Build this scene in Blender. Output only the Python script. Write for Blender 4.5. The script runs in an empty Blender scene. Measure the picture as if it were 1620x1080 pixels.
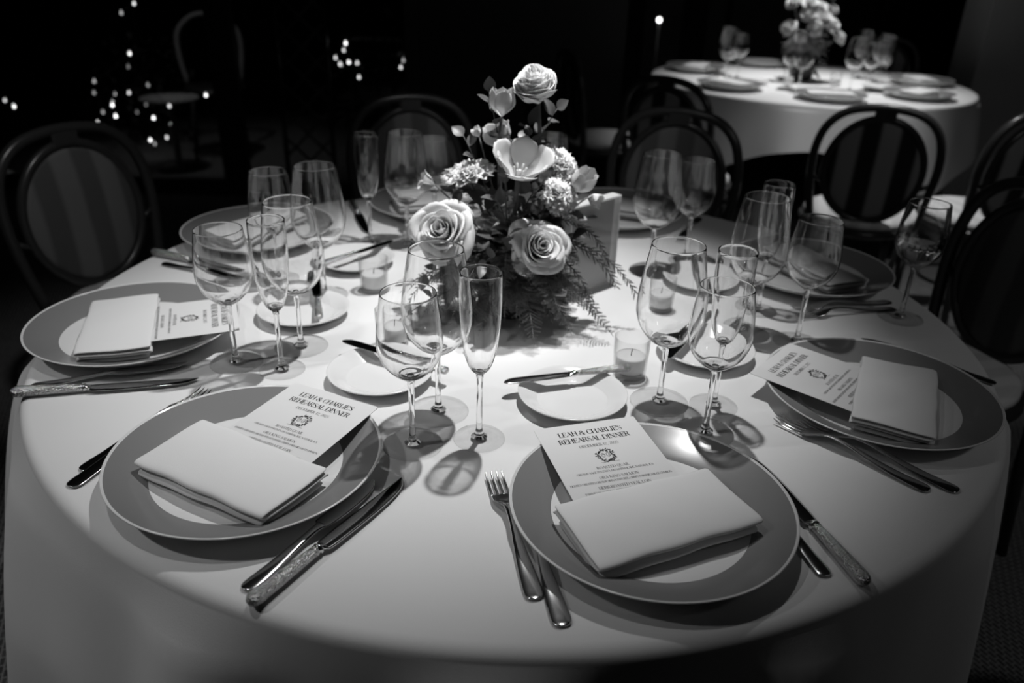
import bpy, math, random
from math import sin, cos, pi, radians, sqrt, atan2, exp
from mathutils import Vector, Matrix, noise

scene = bpy.context.scene
C = scene.collection
TZ = 0.75                                   # height of the table top

# ------------------------------------------------------------------ camera
cam_d = bpy.data.cameras.new('camera')
cam = bpy.data.objects.new('camera', cam_d)
C.objects.link(cam)
cam_d.sensor_width = 36.0
cam_d.lens = 28.0
cam_d.clip_start = 0.02
cam.location = (-0.0057, -1.3034, TZ + 0.58313)
_pitch, _roll = 0.460797, 0.0315643
_fw = Vector((0, cos(_pitch), -sin(_pitch)))
_rt = Vector((1, 0, 0)); _up = _rt.cross(_fw)
_r2 = _rt * cos(_roll) + _up * sin(_roll)
_u2 = -_rt * sin(_roll) + _up * cos(_roll)
cam.rotation_euler = Matrix((_r2, _u2, -_fw)).transposed().to_euler()
cam_d.dof.use_dof = True
cam_d.dof.focus_distance = 0.97
cam_d.dof.aperture_fstop = 3.6
scene.camera = cam

# ------------------------------------------------------------------ world, lights, exposure
world = bpy.data.worlds.new('world'); scene.world = world
world.use_nodes = True
world.node_tree.nodes['Background'].inputs[0].default_value = (1, 1, 1, 1)
world.node_tree.nodes['Background'].inputs[1].default_value = 0.0015

def spot(name, loc, target, power, size, blend, radius, caustic=False):
    d = bpy.data.lights.new(name, 'SPOT')
    d.energy = power; d.spot_size = radians(size); d.spot_blend = blend; d.shadow_soft_size = radius
    o = bpy.data.objects.new(name, d); C.objects.link(o); o.location = loc
    o.rotation_euler = (Vector(target) - Vector(loc)).to_track_quat('-Z', 'Y').to_euler()
    if caustic:
        d.cycles.is_caustics_light = True
    return o
spot('ceiling_spotlight_over_table', (0.15, 0.16, 2.42), (-0.09, -0.04, TZ), 116, 52, 1.0, 0.022, True)
spot('ceiling_spotlight_by_camera', (-0.64, -0.54, 2.42), (-0.42, -0.42, TZ), 12, 72, 1.0, 0.03)
spot('added_flower_spot', (0.30, 0.10, 2.42), (0.0, -0.02, 1.05), 54, 15, 1.0, 0.02)  # added spot that brightens the blooms; no such fixture known
spot('ceiling_spotlight_over_far_table', (1.50, 3.15, 2.42), (1.46, 2.80, TZ), 135, 62, 1.0, 0.03)
spot('added_far_chair_spot', (1.45, 1.3, 2.42), (1.4, 1.75, 0.5), 80, 50, 1.0, 0.04)  # extra lamp put in to lift the striped far chair backs
spot('ceiling_spotlight_left_of_table', (-1.75, -0.85, 2.42), (-0.72, -0.45, 0.6), 30, 58, 1.0, 0.05)
spot('added_rear_chair_spot', (0.1, -0.35, 2.42), (0.05, 1.24, 0.8), 30, 31, 1.0, 0.05)  # added so the two chairs behind the table do not go black
spot('added_left_chair_spot', (-0.35, -0.45, 2.42), (-1.16, 0.68, 0.74), 26, 22, 1.0, 0.05)  # invented beam that lightens the left chair
spot('added_right_fill_spot', (1.6, -1.2, 2.42), (1.3, 1.0, 0.6), 14, 100, 1.0, 0.1)  # unseen fill light added for the chairs at right

vs = scene.view_settings
vs.view_transform = 'Standard'
vs.look = 'None'
vs.exposure = 0.0
vs.gamma = 1.0
vs.use_curve_mapping = False

# ------------------------------------------------------------------ helpers
def tag(o, label, cat, group=None, kind=None):
    if label: o['label'] = label
    if cat: o['category'] = cat
    if group: o['group'] = group
    if kind: o['kind'] = kind
    return o

def empty(name, label, cat, loc=(0, 0, 0), rz=0.0, group=None):
    o = bpy.data.objects.new(name, None); C.objects.link(o)
    o.empty_display_size = 0.05
    o.location = loc; o.rotation_euler = (0, 0, rz)
    return tag(o, label, cat, group)

class MB:
    """collects verts and faces of one mesh"""
    def __init__(s): s.v = []; s.f = []; s.m = []
    def add(s, vs, fs, mi=0):
        b = len(s.v); s.v += [tuple(p) for p in vs]
        for f in fs: s.f.append(tuple(i + b for i in f)); s.m.append(mi)
    def box(s, x0, x1, y0, y1, z0, z1, M=None, mi=0):
        vs = [(x, y, z) for x in (x0, x1) for y in (y0, y1) for z in (z0, z1)]
        if M is not None: vs = [M @ Vector(p) for p in vs]
        s.add(vs, [(0, 1, 3, 2), (4, 6, 7, 5), (0, 4, 5, 1), (2, 3, 7, 6), (0, 2, 6, 4), (1, 5, 7, 3)], mi)
    def lathe(s, prof, n=48, mi=0, close=False, cx=0, cy=0):
        b = []; idx = []
        for r, z in prof:
            if r < 1e-6: idx.append([len(b)] * n); b.append((cx, cy, z))
            else:
                idx.append(list(range(len(b), len(b) + n)))
                b += [(cx + r * cos(2 * pi * k / n), cy + r * sin(2 * pi * k / n), z) for k in range(n)]
        fs = []
        rows = list(zip(idx, idx[1:])) + ([(idx[-1], idx[0])] if close else [])
        for A, B in rows:
            for k in range(n):
                q = [A[k], A[(k + 1) % n], B[(k + 1) % n], B[k]]
                u = []
                for i in q:
                    if i not in u: u.append(i)
                if len(u) > 2: fs.append(tuple(u))
        s.add(b, fs, mi)
    def tube(s, pts, rad, n=8, mi=0, cap=True, flat=None, closed=False):
        pts = [Vector(p) for p in pts]; N = len(pts)
        if not hasattr(rad, '__len__'): rad = [rad] * N
        vs = []; prev = None
        for i, p in enumerate(pts):
            a = pts[i - 1] if (i > 0 or closed) else p
            b = pts[(i + 1) % N] if (i < N - 1 or closed) else p
            t = (b - a).normalized()
            if prev is None:
                h = Vector((0, 0, 1)) if abs(t.z) < 0.9 else Vector((0, 1, 0))
                nx = t.cross(h).normalized()
            else:
                nx = (prev - t * prev.dot(t)).normalized()
            prev = nx; ny = t.cross(nx)
            for k in range(n):
                a_ = 2 * pi * k / n
                vs.append(p + nx * rad[i] * cos(a_) + ny * rad[i] * sin(a_) * (flat or 1))
        fs = []
        for i in range(N if closed else N - 1):
            j = (i + 1) % N
            for k in range(n):
                fs.append((i * n + k, i * n + (k + 1) % n, j * n + (k + 1) % n, j * n + k))
        if cap and not closed:
            fs.append(tuple(range(n))[::-1]); fs.append(tuple((N - 1) * n + k for k in range(n)))
        s.add(vs, fs, mi)
    def grid(s, fn, nu, nv, mi=0):
        vs = [fn(i / nu, j / nv) for j in range(nv + 1) for i in range(nu + 1)]
        fs = [(j * (nu + 1) + i, j * (nu + 1) + i + 1, (j + 1) * (nu + 1) + i + 1, (j + 1) * (nu + 1) + i)
              for j in range(nv) for i in range(nu)]
        s.add(vs, fs, mi)
    def sphere(s, c, r, n=10, m=6, mi=0, sz=1.0):
        s2 = MB(); s2.lathe([(r * sin(pi * k / m), -r * cos(pi * k / m) * sz) for k in range(m + 1)], n)
        s.add([(x + c[0], y + c[1], z + c[2]) for x, y, z in s2.v], s2.f, mi)
    def xform(s, M):
        s.v = [tuple(M @ Vector(p)) for p in s.v]; return s
    def build(s, name, mats, parent=None, smooth=True, loc=None, sub=0, solid=0, soff=0, bev=0):
        me = bpy.data.meshes.new(name)
        me.from_pydata(s.v, [], s.f)
        if not isinstance(mats, (list, tuple)): mats = [mats]
        for m in mats: me.materials.append(m)
        if len(mats) > 1: me.polygons.foreach_set('material_index', s.m)
        if smooth: me.polygons.foreach_set('use_smooth', [True] * len(s.f))
        me.update()
        o = bpy.data.objects.new(name, me); C.objects.link(o)
        if parent is not None: o.parent = parent
        if loc is not None: o.location = loc
        if solid:
            md = o.modifiers.new('solid', 'SOLIDIFY'); md.thickness = solid; md.offset = soff
        if bev:
            md = o.modifiers.new('bevel', 'BEVEL'); md.width = bev; md.segments = 2; md.limit_method = 'ANGLE'
        if sub:
            md = o.modifiers.new('sub', 'SUBSURF'); md.levels = sub; md.render_levels = sub
        return o

_kids = {}
def kids(o): return [c for c in bpy.data.objects if c.parent is o]
def copy_tree(o, parent=None, memo=None):
    c = o.copy(); C.objects.link(c); c.parent = parent
    for ch in kids(o): copy_tree(ch, c)
    return c
def dup(o, loc, rz=0.0, label=None, group=None):
    c = copy_tree(o); c.location = loc; c.rotation_euler = (0, 0, rz)
    if label: c['label'] = label
    if group: c['group'] = group
    return c

class Proto:
    """first placement uses the original, later ones copy it"""
    def __init__(s, make): s.make = make; s.o = None
    def place(s, loc, rz, label, group=None):
        if s.o is None:
            s.o = s.make(); o = s.o
            o.location = loc; o.rotation_euler = (0, 0, rz); o['label'] = label
            if group: o['group'] = group
            return o
        return dup(s.o, loc, rz, label, group)

# ------------------------------------------------------------------ materials (the photograph is black and white)
def mat(name, g, rough=0.5, metal=0.0, spec=0.5, bump=None, var=None, coat=0.0):
    """g = grey albedo. bump = (scale, strength, distance), var = (scale, amount) gentle own unevenness of the colour"""
    m = bpy.data.materials.new(name); m.use_nodes = True
    nt = m.node_tree; b = nt.nodes['Principled BSDF']
    b.inputs['Base Color'].default_value = (g, g, g, 1)
    b.inputs['Roughness'].default_value = rough
    b.inputs['Metallic'].default_value = metal
    b.inputs['Specular IOR Level'].default_value = spec
    b.inputs['Coat Weight'].default_value = coat
    tc = nt.nodes.new('ShaderNodeTexCoord')
    if var:
        nz = nt.nodes.new('ShaderNodeTexNoise'); nz.inputs['Scale'].default_value = var[0]; nz.inputs['Detail'].default_value = 4
        rp = nt.nodes.new('ShaderNodeMapRange')
        rp.inputs['To Min'].default_value = g * (1 - var[1]); rp.inputs['To Max'].default_value = g * (1 + var[1])
        nt.links.new(tc.outputs['Object'], nz.inputs['Vector'])
        nt.links.new(nz.outputs['Fac'], rp.inputs['Value'])
        nt.links.new(rp.outputs['Result'], b.inputs['Base Color'])
    if bump:
        nz = nt.nodes.new('ShaderNodeTexNoise'); nz.inputs['Scale'].default_value = bump[0]; nz.inputs['Detail'].default_value = 3
        bp = nt.nodes.new('ShaderNodeBump'); bp.inputs['Strength'].default_value = bump[1]; bp.inputs['Distance'].default_value = bump[2]
        nt.links.new(tc.outputs['Object'], nz.inputs['Vector'])
        nt.links.new(nz.outputs['Fac'], bp.inputs['Height'])
        nt.links.new(bp.outputs['Normal'], b.inputs['Normal'])
    return m

def stripe_mat(name, g0, g1, scale, axis='X', rough=0.85):
    m = mat(name, g0, rough, spec=0.2); nt = m.node_tree; b = nt.nodes['Principled BSDF']
    tc = nt.nodes.new('ShaderNodeTexCoord'); sp = nt.nodes.new('ShaderNodeSeparateXYZ')
    ml = nt.nodes.new('ShaderNodeMath'); ml.operation = 'MULTIPLY'; ml.inputs[1].default_value = scale * 2 * pi
    sn = nt.nodes.new('ShaderNodeMath'); sn.operation = 'SINE'
    mr = nt.nodes.new('ShaderNodeMapRange'); mr.inputs['From Min'].default_value = -0.35; mr.inputs['From Max'].default_value = 0.35
    mr.inputs['To Min'].default_value = g0; mr.inputs['To Max'].default_value = g1
    nt.links.new(tc.outputs['Object'], sp.inputs[0]); nt.links.new(sp.outputs[axis], ml.inputs[0])
    nt.links.new(ml.outputs[0], sn.inputs[0]); nt.links.new(sn.outputs[0], mr.inputs['Value'])
    nt.links.new(mr.outputs['Result'], b.inputs['Base Color'])
    return m

def petal_mat(name, g, tr=0.3):
    m = bpy.data.materials.new(name); m.use_nodes = True; nt = m.node_tree
    b = nt.nodes['Principled BSDF']; b.inputs['Base Color'].default_value = (g, g, g, 1); b.inputs['Roughness'].default_value = 0.55
    b.inputs['Specular IOR Level'].default_value = 0.25
    t = nt.nodes.new('ShaderNodeBsdfTranslucent'); t.inputs[0].default_value = (g, g, g, 1)
    mx = nt.nodes.new('ShaderNodeMixShader'); mx.inputs[0].default_value = tr
    nt.links.new(b.outputs[0], mx.inputs[1]); nt.links.new(t.outputs[0], mx.inputs[2])
    nt.links.new(mx.outputs[0], nt.nodes['Material Output'].inputs[0])
    return m

def glass_mat(name, ior=1.5, g=1.0, rough=0.0):
    m = bpy.data.materials.new(name); m.use_nodes = True; nt = m.node_tree
    nt.nodes.remove(nt.nodes['Principled BSDF'])
    gl = nt.nodes.new('ShaderNodeBsdfGlass'); gl.inputs['IOR'].default_value = ior
    gl.inputs['Color'].default_value = (g, g, g, 1); gl.inputs['Roughness'].default_value = rough
    nt.links.new(gl.outputs[0], nt.nodes['Material Output'].inputs[0])
    return m

def sheet_glass_mat(name, clear=0.95, edge=0.55, ior=1.5):
    """thin blown glass or a pane as a single sheet: clear seen square on, darker and more mirror-like seen along the wall"""
    m = bpy.data.materials.new(name); m.use_nodes = True; nt = m.node_tree
    nt.nodes.remove(nt.nodes['Principled BSDF'])
    lw = nt.nodes.new('ShaderNodeLayerWeight'); lw.inputs['Blend'].default_value = 0.5
    pw = nt.nodes.new('ShaderNodeMath'); pw.operation = 'POWER'; pw.inputs[1].default_value = 4.0
    mr = nt.nodes.new('ShaderNodeMapRange'); mr.inputs['To Min'].default_value = clear; mr.inputs['To Max'].default_value = edge
    tr = nt.nodes.new('ShaderNodeBsdfTransparent'); gs = nt.nodes.new('ShaderNodeBsdfGlossy'); gs.inputs['Roughness'].default_value = 0.0
    p5 = nt.nodes.new('ShaderNodeMath'); p5.operation = 'POWER'; p5.inputs[1].default_value = 5.0
    fr = nt.nodes.new('ShaderNodeMapRange'); fr.inputs['To Min'].default_value = ((ior - 1) / (ior + 1)) ** 2; fr.inputs['To Max'].default_value = 0.8
    nt.links.new(lw.outputs['Facing'], p5.inputs[0]); nt.links.new(p5.outputs[0], fr.inputs['Value'])
    mx = nt.nodes.new('ShaderNodeMixShader')
    nt.links.new(lw.outputs['Facing'], pw.inputs[0]); nt.links.new(pw.outputs[0], mr.inputs['Value'])
    nt.links.new(mr.outputs['Result'], tr.inputs['Color'])
    nt.links.new(fr.outputs[0], mx.inputs[0]); nt.links.new(tr.outputs[0], mx.inputs[1]); nt.links.new(gs.outputs[0], mx.inputs[2])
    nt.links.new(mx.outputs[0], nt.nodes['Material Output'].inputs[0])
    return m

def emit_mat(name, strength):
    m = bpy.data.materials.new(name); m.use_nodes = True; nt = m.node_tree
    nt.nodes.remove(nt.nodes['Principled BSDF'])
    e = nt.nodes.new('ShaderNodeEmission'); e.inputs['Strength'].default_value = strength
    nt.links.new(e.outputs[0], nt.nodes['Material Output'].inputs[0])
    return m

M_cloth = mat('white_table_linen', 0.74, 0.9, spec=0.15, bump=(900, 0.25, 0.0006), var=(6, 0.02))
M_napkin = mat('white_napkin_linen', 0.78, 0.9, spec=0.15, bump=(1100, 0.3, 0.0006), var=(9, 0.02))
M_card = mat('card_stock', 0.72, 0.8, spec=0.2, bump=(700, 0.1, 0.0003))
M_ink = mat('black_ink', 0.012, 0.7, spec=0.2)
M_crest = mat('soft_black_ink', 0.05, 0.7, spec=0.2)
M_greyink = mat('grey_ink', 0.15, 0.7, spec=0.2)
M_porcelain = mat('white_porcelain', 0.78, 0.14, spec=0.5)
M_band = mat('grey_glaze', 0.235, 0.17, spec=0.5)
M_silver = mat('polished_silver', 0.62, 0.16, metal=1.0, bump=(60, 0.05, 0.001))
M_blade = mat('steel_blade', 0.55, 0.12, metal=1.0)
M_hammered = mat('ornamented_silver', 0.62, 0.2, metal=1.0, bump=(420, 1.0, 0.003))
M_glass = glass_mat('clear_glass')
M_bowl = glass_mat('clear_crystal', 1.5)
M_sheet = sheet_glass_mat('thin_clear_glass', 0.992, 0.6)
M_pane = sheet_glass_mat('window_pane_glass', 0.9, 0.5)
M_acryl = glass_mat('clear_acrylic', 1.49)
M_paper = petal_mat('sign_paper', 0.5, 0.5)
M_wax = petal_mat('candle_wax', 0.82, 0.35)
M_wick = mat('wick', 0.08, 0.9)
M_petal = petal_mat('white_petal', 0.9, 0.22)
M_tulip = petal_mat('pale_petal', 0.74, 0.35)
M_carn = petal_mat('white_frilled_petal', 0.9, 0.2)
M_leaf = mat('dark_leaf', 0.10, 0.42, spec=0.4)
M_fern = mat('fern_needles', 0.2, 0.6, spec=0.3)
M_stem = mat('flower_stem', 0.16, 0.5, spec=0.3)
M_stamen = mat('stamen', 0.55, 0.7)
M_vase = mat('dark_vase', 0.03, 0.3)
M_wood = mat('dark_bentwood', 0.035, 0.28, spec=0.5, bump=(30, 0.1, 0.001))
M_panel = stripe_mat('striped_upholstery', 0.085, 0.15, 9.0)
M_panel_back = stripe_mat('striped_upholstery_rear', 0.02, 0.28, 8.2)
M_cushion = stripe_mat('striped_seat_cushion', 0.62, 0.74, 14.0)
M_wall = mat('dark_wall_paint', 0.02, 0.8, bump=(40, 0.15, 0.002), var=(3, 0.15))
M_pillar = mat('grey_wall_paint', 0.5, 0.8, bump=(60, 0.2, 0.002), var=(5, 0.08))
M_trim = mat('dark_trim', 0.02, 0.5)
M_curtain = mat('grey_curtain', 0.12, 0.9, var=(4, 0.15))
M_shrub = mat('shrub_leaf', 0.03, 0.6)
M_bulb = [emit_mat('fairy_bulb_bright', 5.0), emit_mat('fairy_bulb', 2.4), emit_mat('fairy_bulb_dim', 0.9), emit_mat('fairy_bulb_faint', 0.35)]
M_dimcloth = mat('patio_cloth', 0.5, 0.9)

# carpet with rows of short dashes
def carpet():
    m = mat('patterned_carpet', 0.05, 0.95, spec=0.05); nt = m.node_tree; b = nt.nodes['Principled BSDF']
    tc = nt.nodes.new('ShaderNodeTexCoord'); br = nt.nodes.new('ShaderNodeTexBrick')
    mp = nt.nodes.new('ShaderNodeMapping'); mp.inputs['Rotation'].default_value = (0, 0, radians(68))
    br.inputs['Scale'].default_value = 22; br.inputs['Color1'].default_value = (.10, .10, .10, 1); br.inputs['Color2'].default_value = (.06, .06, .06, 1)
    br.inputs['Mortar'].default_value = (.30, .30, .30, 1); br.inputs['Mortar Size'].default_value = 0.03
    nt.links.new(tc.outputs['Object'], mp.inputs[0]); nt.links.new(mp.outputs[0], br.inputs['Vector'])
    nt.links.new(br.outputs['Color'], b.inputs['Base Color'])
    return m
M_carpet = carpet()

# ------------------------------------------------------------------ the room
def slab(name, x0, x1, y0, y1, z0, z1, m, kind='structure', parent=None, bev=0):
    b = MB(); b.box(x0, x1, y0, y1, z0, z1)
    o = b.build(name, m, parent, smooth=False, bev=bev)
    if kind and parent is None: o['kind'] = kind
    return o
WY = 3.15        # the glazed wall
slab('floor', -6, 5, -3.2, 6.4, -0.1, 0, M_carpet)
slab('ceiling', -6, 5, -3.2, 6.4, 2.62, 2.72, M_wall)
slab('wall_left', -6.1, -6, -3.2, 6.4, -0.1, 2.72, M_wall)
slab('wall_right', 5, 5.1, -3.2, 6.4, -0.1, 2.72, M_wall)
slab('wall_back', -6, 5, 6.4, 6.5, -0.1, 2.72, M_wall)
slab('wall_front', -6, 5, -3.3, -3.2, -0.1, 2.72, M_wall)
slab('wall_side', 2.62, 4.9, 3.55, 3.85, 0, 2.62, M_pillar)

# glazed doors to the terrace on the left: each a frame with one pane
def glazed_door(i, x0, x1):
    f = MB(); w = 0.07
    f.box(x0, x0 + w, WY, WY + 0.06, 0, 2.6); f.box(x1 - w, x1, WY, WY + 0.06, 0, 2.6)
    f.box(x0 + w, x1 - w, WY, WY + 0.06, 0, 0.09); f.box(x0 + w, x1 - w, WY, WY + 0.06, 2.52, 2.6)
    o = f.build('window_%d' % i, M_trim, None, smooth=False); o['kind'] = 'structure'
    p = MB(); p.box(x0 + w, x1 - w, WY + 0.028, WY + 0.030, 0.09, 2.52)
    p.build('pane', M_pane, o, smooth=False)
for i, (a, b_) in enumerate(((-4.6, -3.1), (-3.1, -1.6), (-1.6, -0.55))):
    glazed_door(i + 1, a, b_)
slab('wall_pier', -0.55, 0.42, WY, WY + 0.12, 0, 2.62, M_wall)
slab('wall_corner', 0.42, 0.54, WY, 6.4, 0, 2.62, M_wall)
slab('wall_end', -6, -4.6, WY, WY + 0.12, 0, 2.62, M_wall)
# panelled far wall: pilasters
for i, (x, w) in enumerate(((1.25, 0.34), (1.72, 0.16), (2.12, 0.55), (3.3, 0.2), (4.2, 0.4))):
    slab('trim_%d' % (i + 1), x - w / 2, x + w / 2, 6.33, 6.4, 0, 2.62, M_curtain, bev=0.01)

# ------------------------------------------------------------------ tablecloths
def cloth_mesh(R, nf, ph, zend, amp, seed, dz=0.0, tz=0.0, flare=0.012, left=0.0):
    rnd = random.Random(seed)
    b = MB(); N = 288
    ph2, ph3 = rnd.random() * 6, rnd.random() * 6
    def F(t):
        a = 0.5 + 0.5 * sin(nf * t + ph + 0.5 * sin(2 * t + ph2))
        return a ** 2.0 * (0.75 + 0.25 * sin(3 * t + ph3))
    rings = [(r, 0.0, None) for r in (R * .12, R * .3, R * .5, R * .68, R * .82, R * .92, R * .965)]
    rows = []
    for r, _, _ in rings:
        rows.append([(r * cos(2 * pi * k / N), r * sin(2 * pi * k / N), TZ) for k in range(N)])
    rr = 0.016
    for a in range(0, 91, 15):
        f = radians(a)
        rows.append([((R - rr + rr * sin(f)) * cos(2 * pi * k / N), (R - rr + rr * sin(f)) * sin(2 * pi * k / N), TZ - rr * (1 - cos(f))) for k in range(N)])
    z0 = TZ - rr; nd = 26
    for j in range(1, nd + 1):
        s = j / nd; row = []
        for k in range(N):
            t = 2 * pi * k / N
            e = s ** 0.42
            r = R + flare * s + amp * e * F(t) * (1 - .85 * exp(-((t - radians(229)) / .22) ** 2)) + 0.006 * s * sin(13 * t + ph3) + left * s ** .6 * max(0.0, cos(t - radians(199))) ** 3
            row.append((r * cos(t), r * sin(t), z0 + (zend + dz * cos(4 * (t - tz)) - z0) * s))
        rows.append(row)
    vs = [(0, 0, TZ)]; fs = []
    for row in rows: vs += row
    for k in range(N): fs.append((0, 1 + k, 1 + (k + 1) % N))
    for j in range(len(rows) - 1):
        for k in range(N):
            a = 1 + j * N + k; c = 1 + j * N + (k + 1) % N
            fs.append((a, a + N, c + N, c))
    b.add(vs, fs)
    return b
o = cloth_mesh(0.777, 15, 0.4, 0.03, 0.11, 4, 0, 0, .03, .10).build('tablecloth', M_cloth)
tag(o, 'large white cloth over the near round table, its folds hanging to the floor', 'tablecloth')

FT = Vector((1.48, 3.02, 0))                        # far table
o = cloth_mesh(0.80, 9, 0.4, 0.46, 0.05, 9, 0.10, radians(255)).build('tablecloth', M_cloth, loc=FT)
tag(o, 'white cloth over the far round table at upper right', 'tablecloth')

# ------------------------------------------------------------------ china
def catmull(pts, n=4):
    out = []
    P_ = [pts[0]] + list(pts) + [pts[-1]]
    for i in range(1, len(P_) - 2):
        p0, p1, p2, p3 = (Vector(q) for q in P_[i - 1:i + 3])
        for k in range(n):
            t = k / n
            out.append(tuple(0.5 * ((2 * p1) + (p2 - p0) * t + (2 * p0 - 5 * p1 + 4 * p2 - p3) * t * t + (3 * p1 - p0 - 3 * p2 + p3) * t ** 3)))
    out.append(tuple(pts[-1]))
    return out

def make_charger():
    t = empty('charger_plate', 'x', 'plate')
    b = MB(); b.lathe([(0, .0075), (.06, .0075), (.098, .0078), (.106, .0085), (.1125, .0102)], 96)
    b.lathe([(.154, .0262), (.14, .0165), (.118, .0075), (.10, .004), (.096, 0), (.088, 0), (.086, .003), (0, .003)], 96)
    b.build('well', M_porcelain, t)
    b = MB(); b.lathe(catmull([(.1125, .0102), (.118, .0128), (.13, .0178), (.145, .0238), (.1572, .0288)], 3), 96)
    b.build('coloured_rim', M_band, t)
    b = MB(); b.lathe([(.1572, .0288), (.1577, .0293), (.1582, .0290), (.1588, .0298), (.1597, .0302), (.1605, .0298), (.1607, .0289), (.159, .0276), (.154, .0262)], 96)
    b.build('rim_edge', M_porcelain, t)
    return t
charger = Proto(make_charger)
def make_bread_plate():
    b = MB()
    b.lathe(catmull([(0, .005), (.045, .005), (.052, .0062), (.06, .0105), (.070, .0160), (.0765, .0182), (.0782, .0178)], 3) +
            [(.0775, .0162), (.062, .0078), (.05, .003), (.046, 0), (.042, 0), (.041, .002), (0, .002)], 72)
    o = b.build('bread_plate', M_porcelain)
    return tag(o, 'x', 'plate')
bread = Proto(make_bread_plate)

def make_napkin():
    b = MB(); L, D = 0.205, 0.106
    path = []
    zs = (.0245, .0185, .0125, .0065)
    hd = D / 2
    for i, z in enumerate(zs):
        fwd = i % 2 == 0
        a, c = (hd - .002 * i, -hd + .005) if fwd else (-hd + .005, hd - .006)
        for k in range(9):
            path.append((a + (c - a) * k / 8, z, i))
        if i < 3:
            z2 = zs[i + 1]
            s_ = -1 if fwd else 1
            for q in (0.25, 0.5, 0.75):
                path.append((c + s_ * .0045 * sin(pi * q), z + (z2 - z) * q, i + q))
    nx = 26; vs = []; fs = []
    for j in range(nx + 1):
        u = j / nx
        for (y, z, l) in path:
            x = (u - .5) * (L - .004 * l + .006 * (int(l) % 2))
            w = .0022 * sin(u * 5 + l * 1.3) * (0.3 + l * 0.1) + .0010 * sin(u * 17 + y * 60)
            sag = -.0015 * (2 * u - 1) ** 2
            vs.append((x, y + w * .7, z + w * .35 * (z / .0245) + sag + .0012 * sin(y * 40 + u * 4)))
    n = len(path)
    for j in range(nx):
        for i in range(n - 1):
            fs.append((j * n + i, (j + 1) * n + i, (j + 1) * n + i + 1, j * n + i + 1))
    b.add(vs, fs)
    o = b.build('napkin', M_napkin, solid=.0032, soff=0, sub=1)
    return tag(o, 'x', 'napkin')
napkin = Proto(make_napkin)

# ------------------------------------------------------------------ lettering: a small high-contrast serif alphabet
TK, TN = 0.15, 0.035
def seg(b, x0, y0, x1, y1, w, S, ox, oy, z):
    d = Vector((x1 - x0, y1 - y0)); L = d.length
    if L < 1e-6: return
    n = Vector((-d.y, d.x)) / L * w / 2
    q = [(x0 + n.x, y0 + n.y), (x0 - n.x, y0 - n.y), (x1 - n.x, y1 - n.y), (x1 + n.x, y1 + n.y)]
    b.add([(ox + x * S, oy + y * S, z) for x, y in q], [(0, 1, 2, 3)])
def arc(b, cx, cy, rx, ry, a0, a1, S, ox, oy, z, tk=TK):
    n = 14; In = []; Out = []
    for k in range(n + 1):
        a = radians(a0 + (a1 - a0) * k / n)
        w = (TN + (tk - TN) * abs(cos(a)) ** 1.5) / 2
        In.append((cx + (rx - w) * cos(a), cy + (ry - TN / 2) * sin(a))); Out.append((cx + (rx + w) * cos(a), cy + (ry + TN / 2) * sin(a)))
    vs = [(ox + x * S, oy + y * S, z) for x, y in In + Out]
    b.add(vs, [(k, k + 1, n + 2 + k, n + 1 + k) for k in range(n)])
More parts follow.
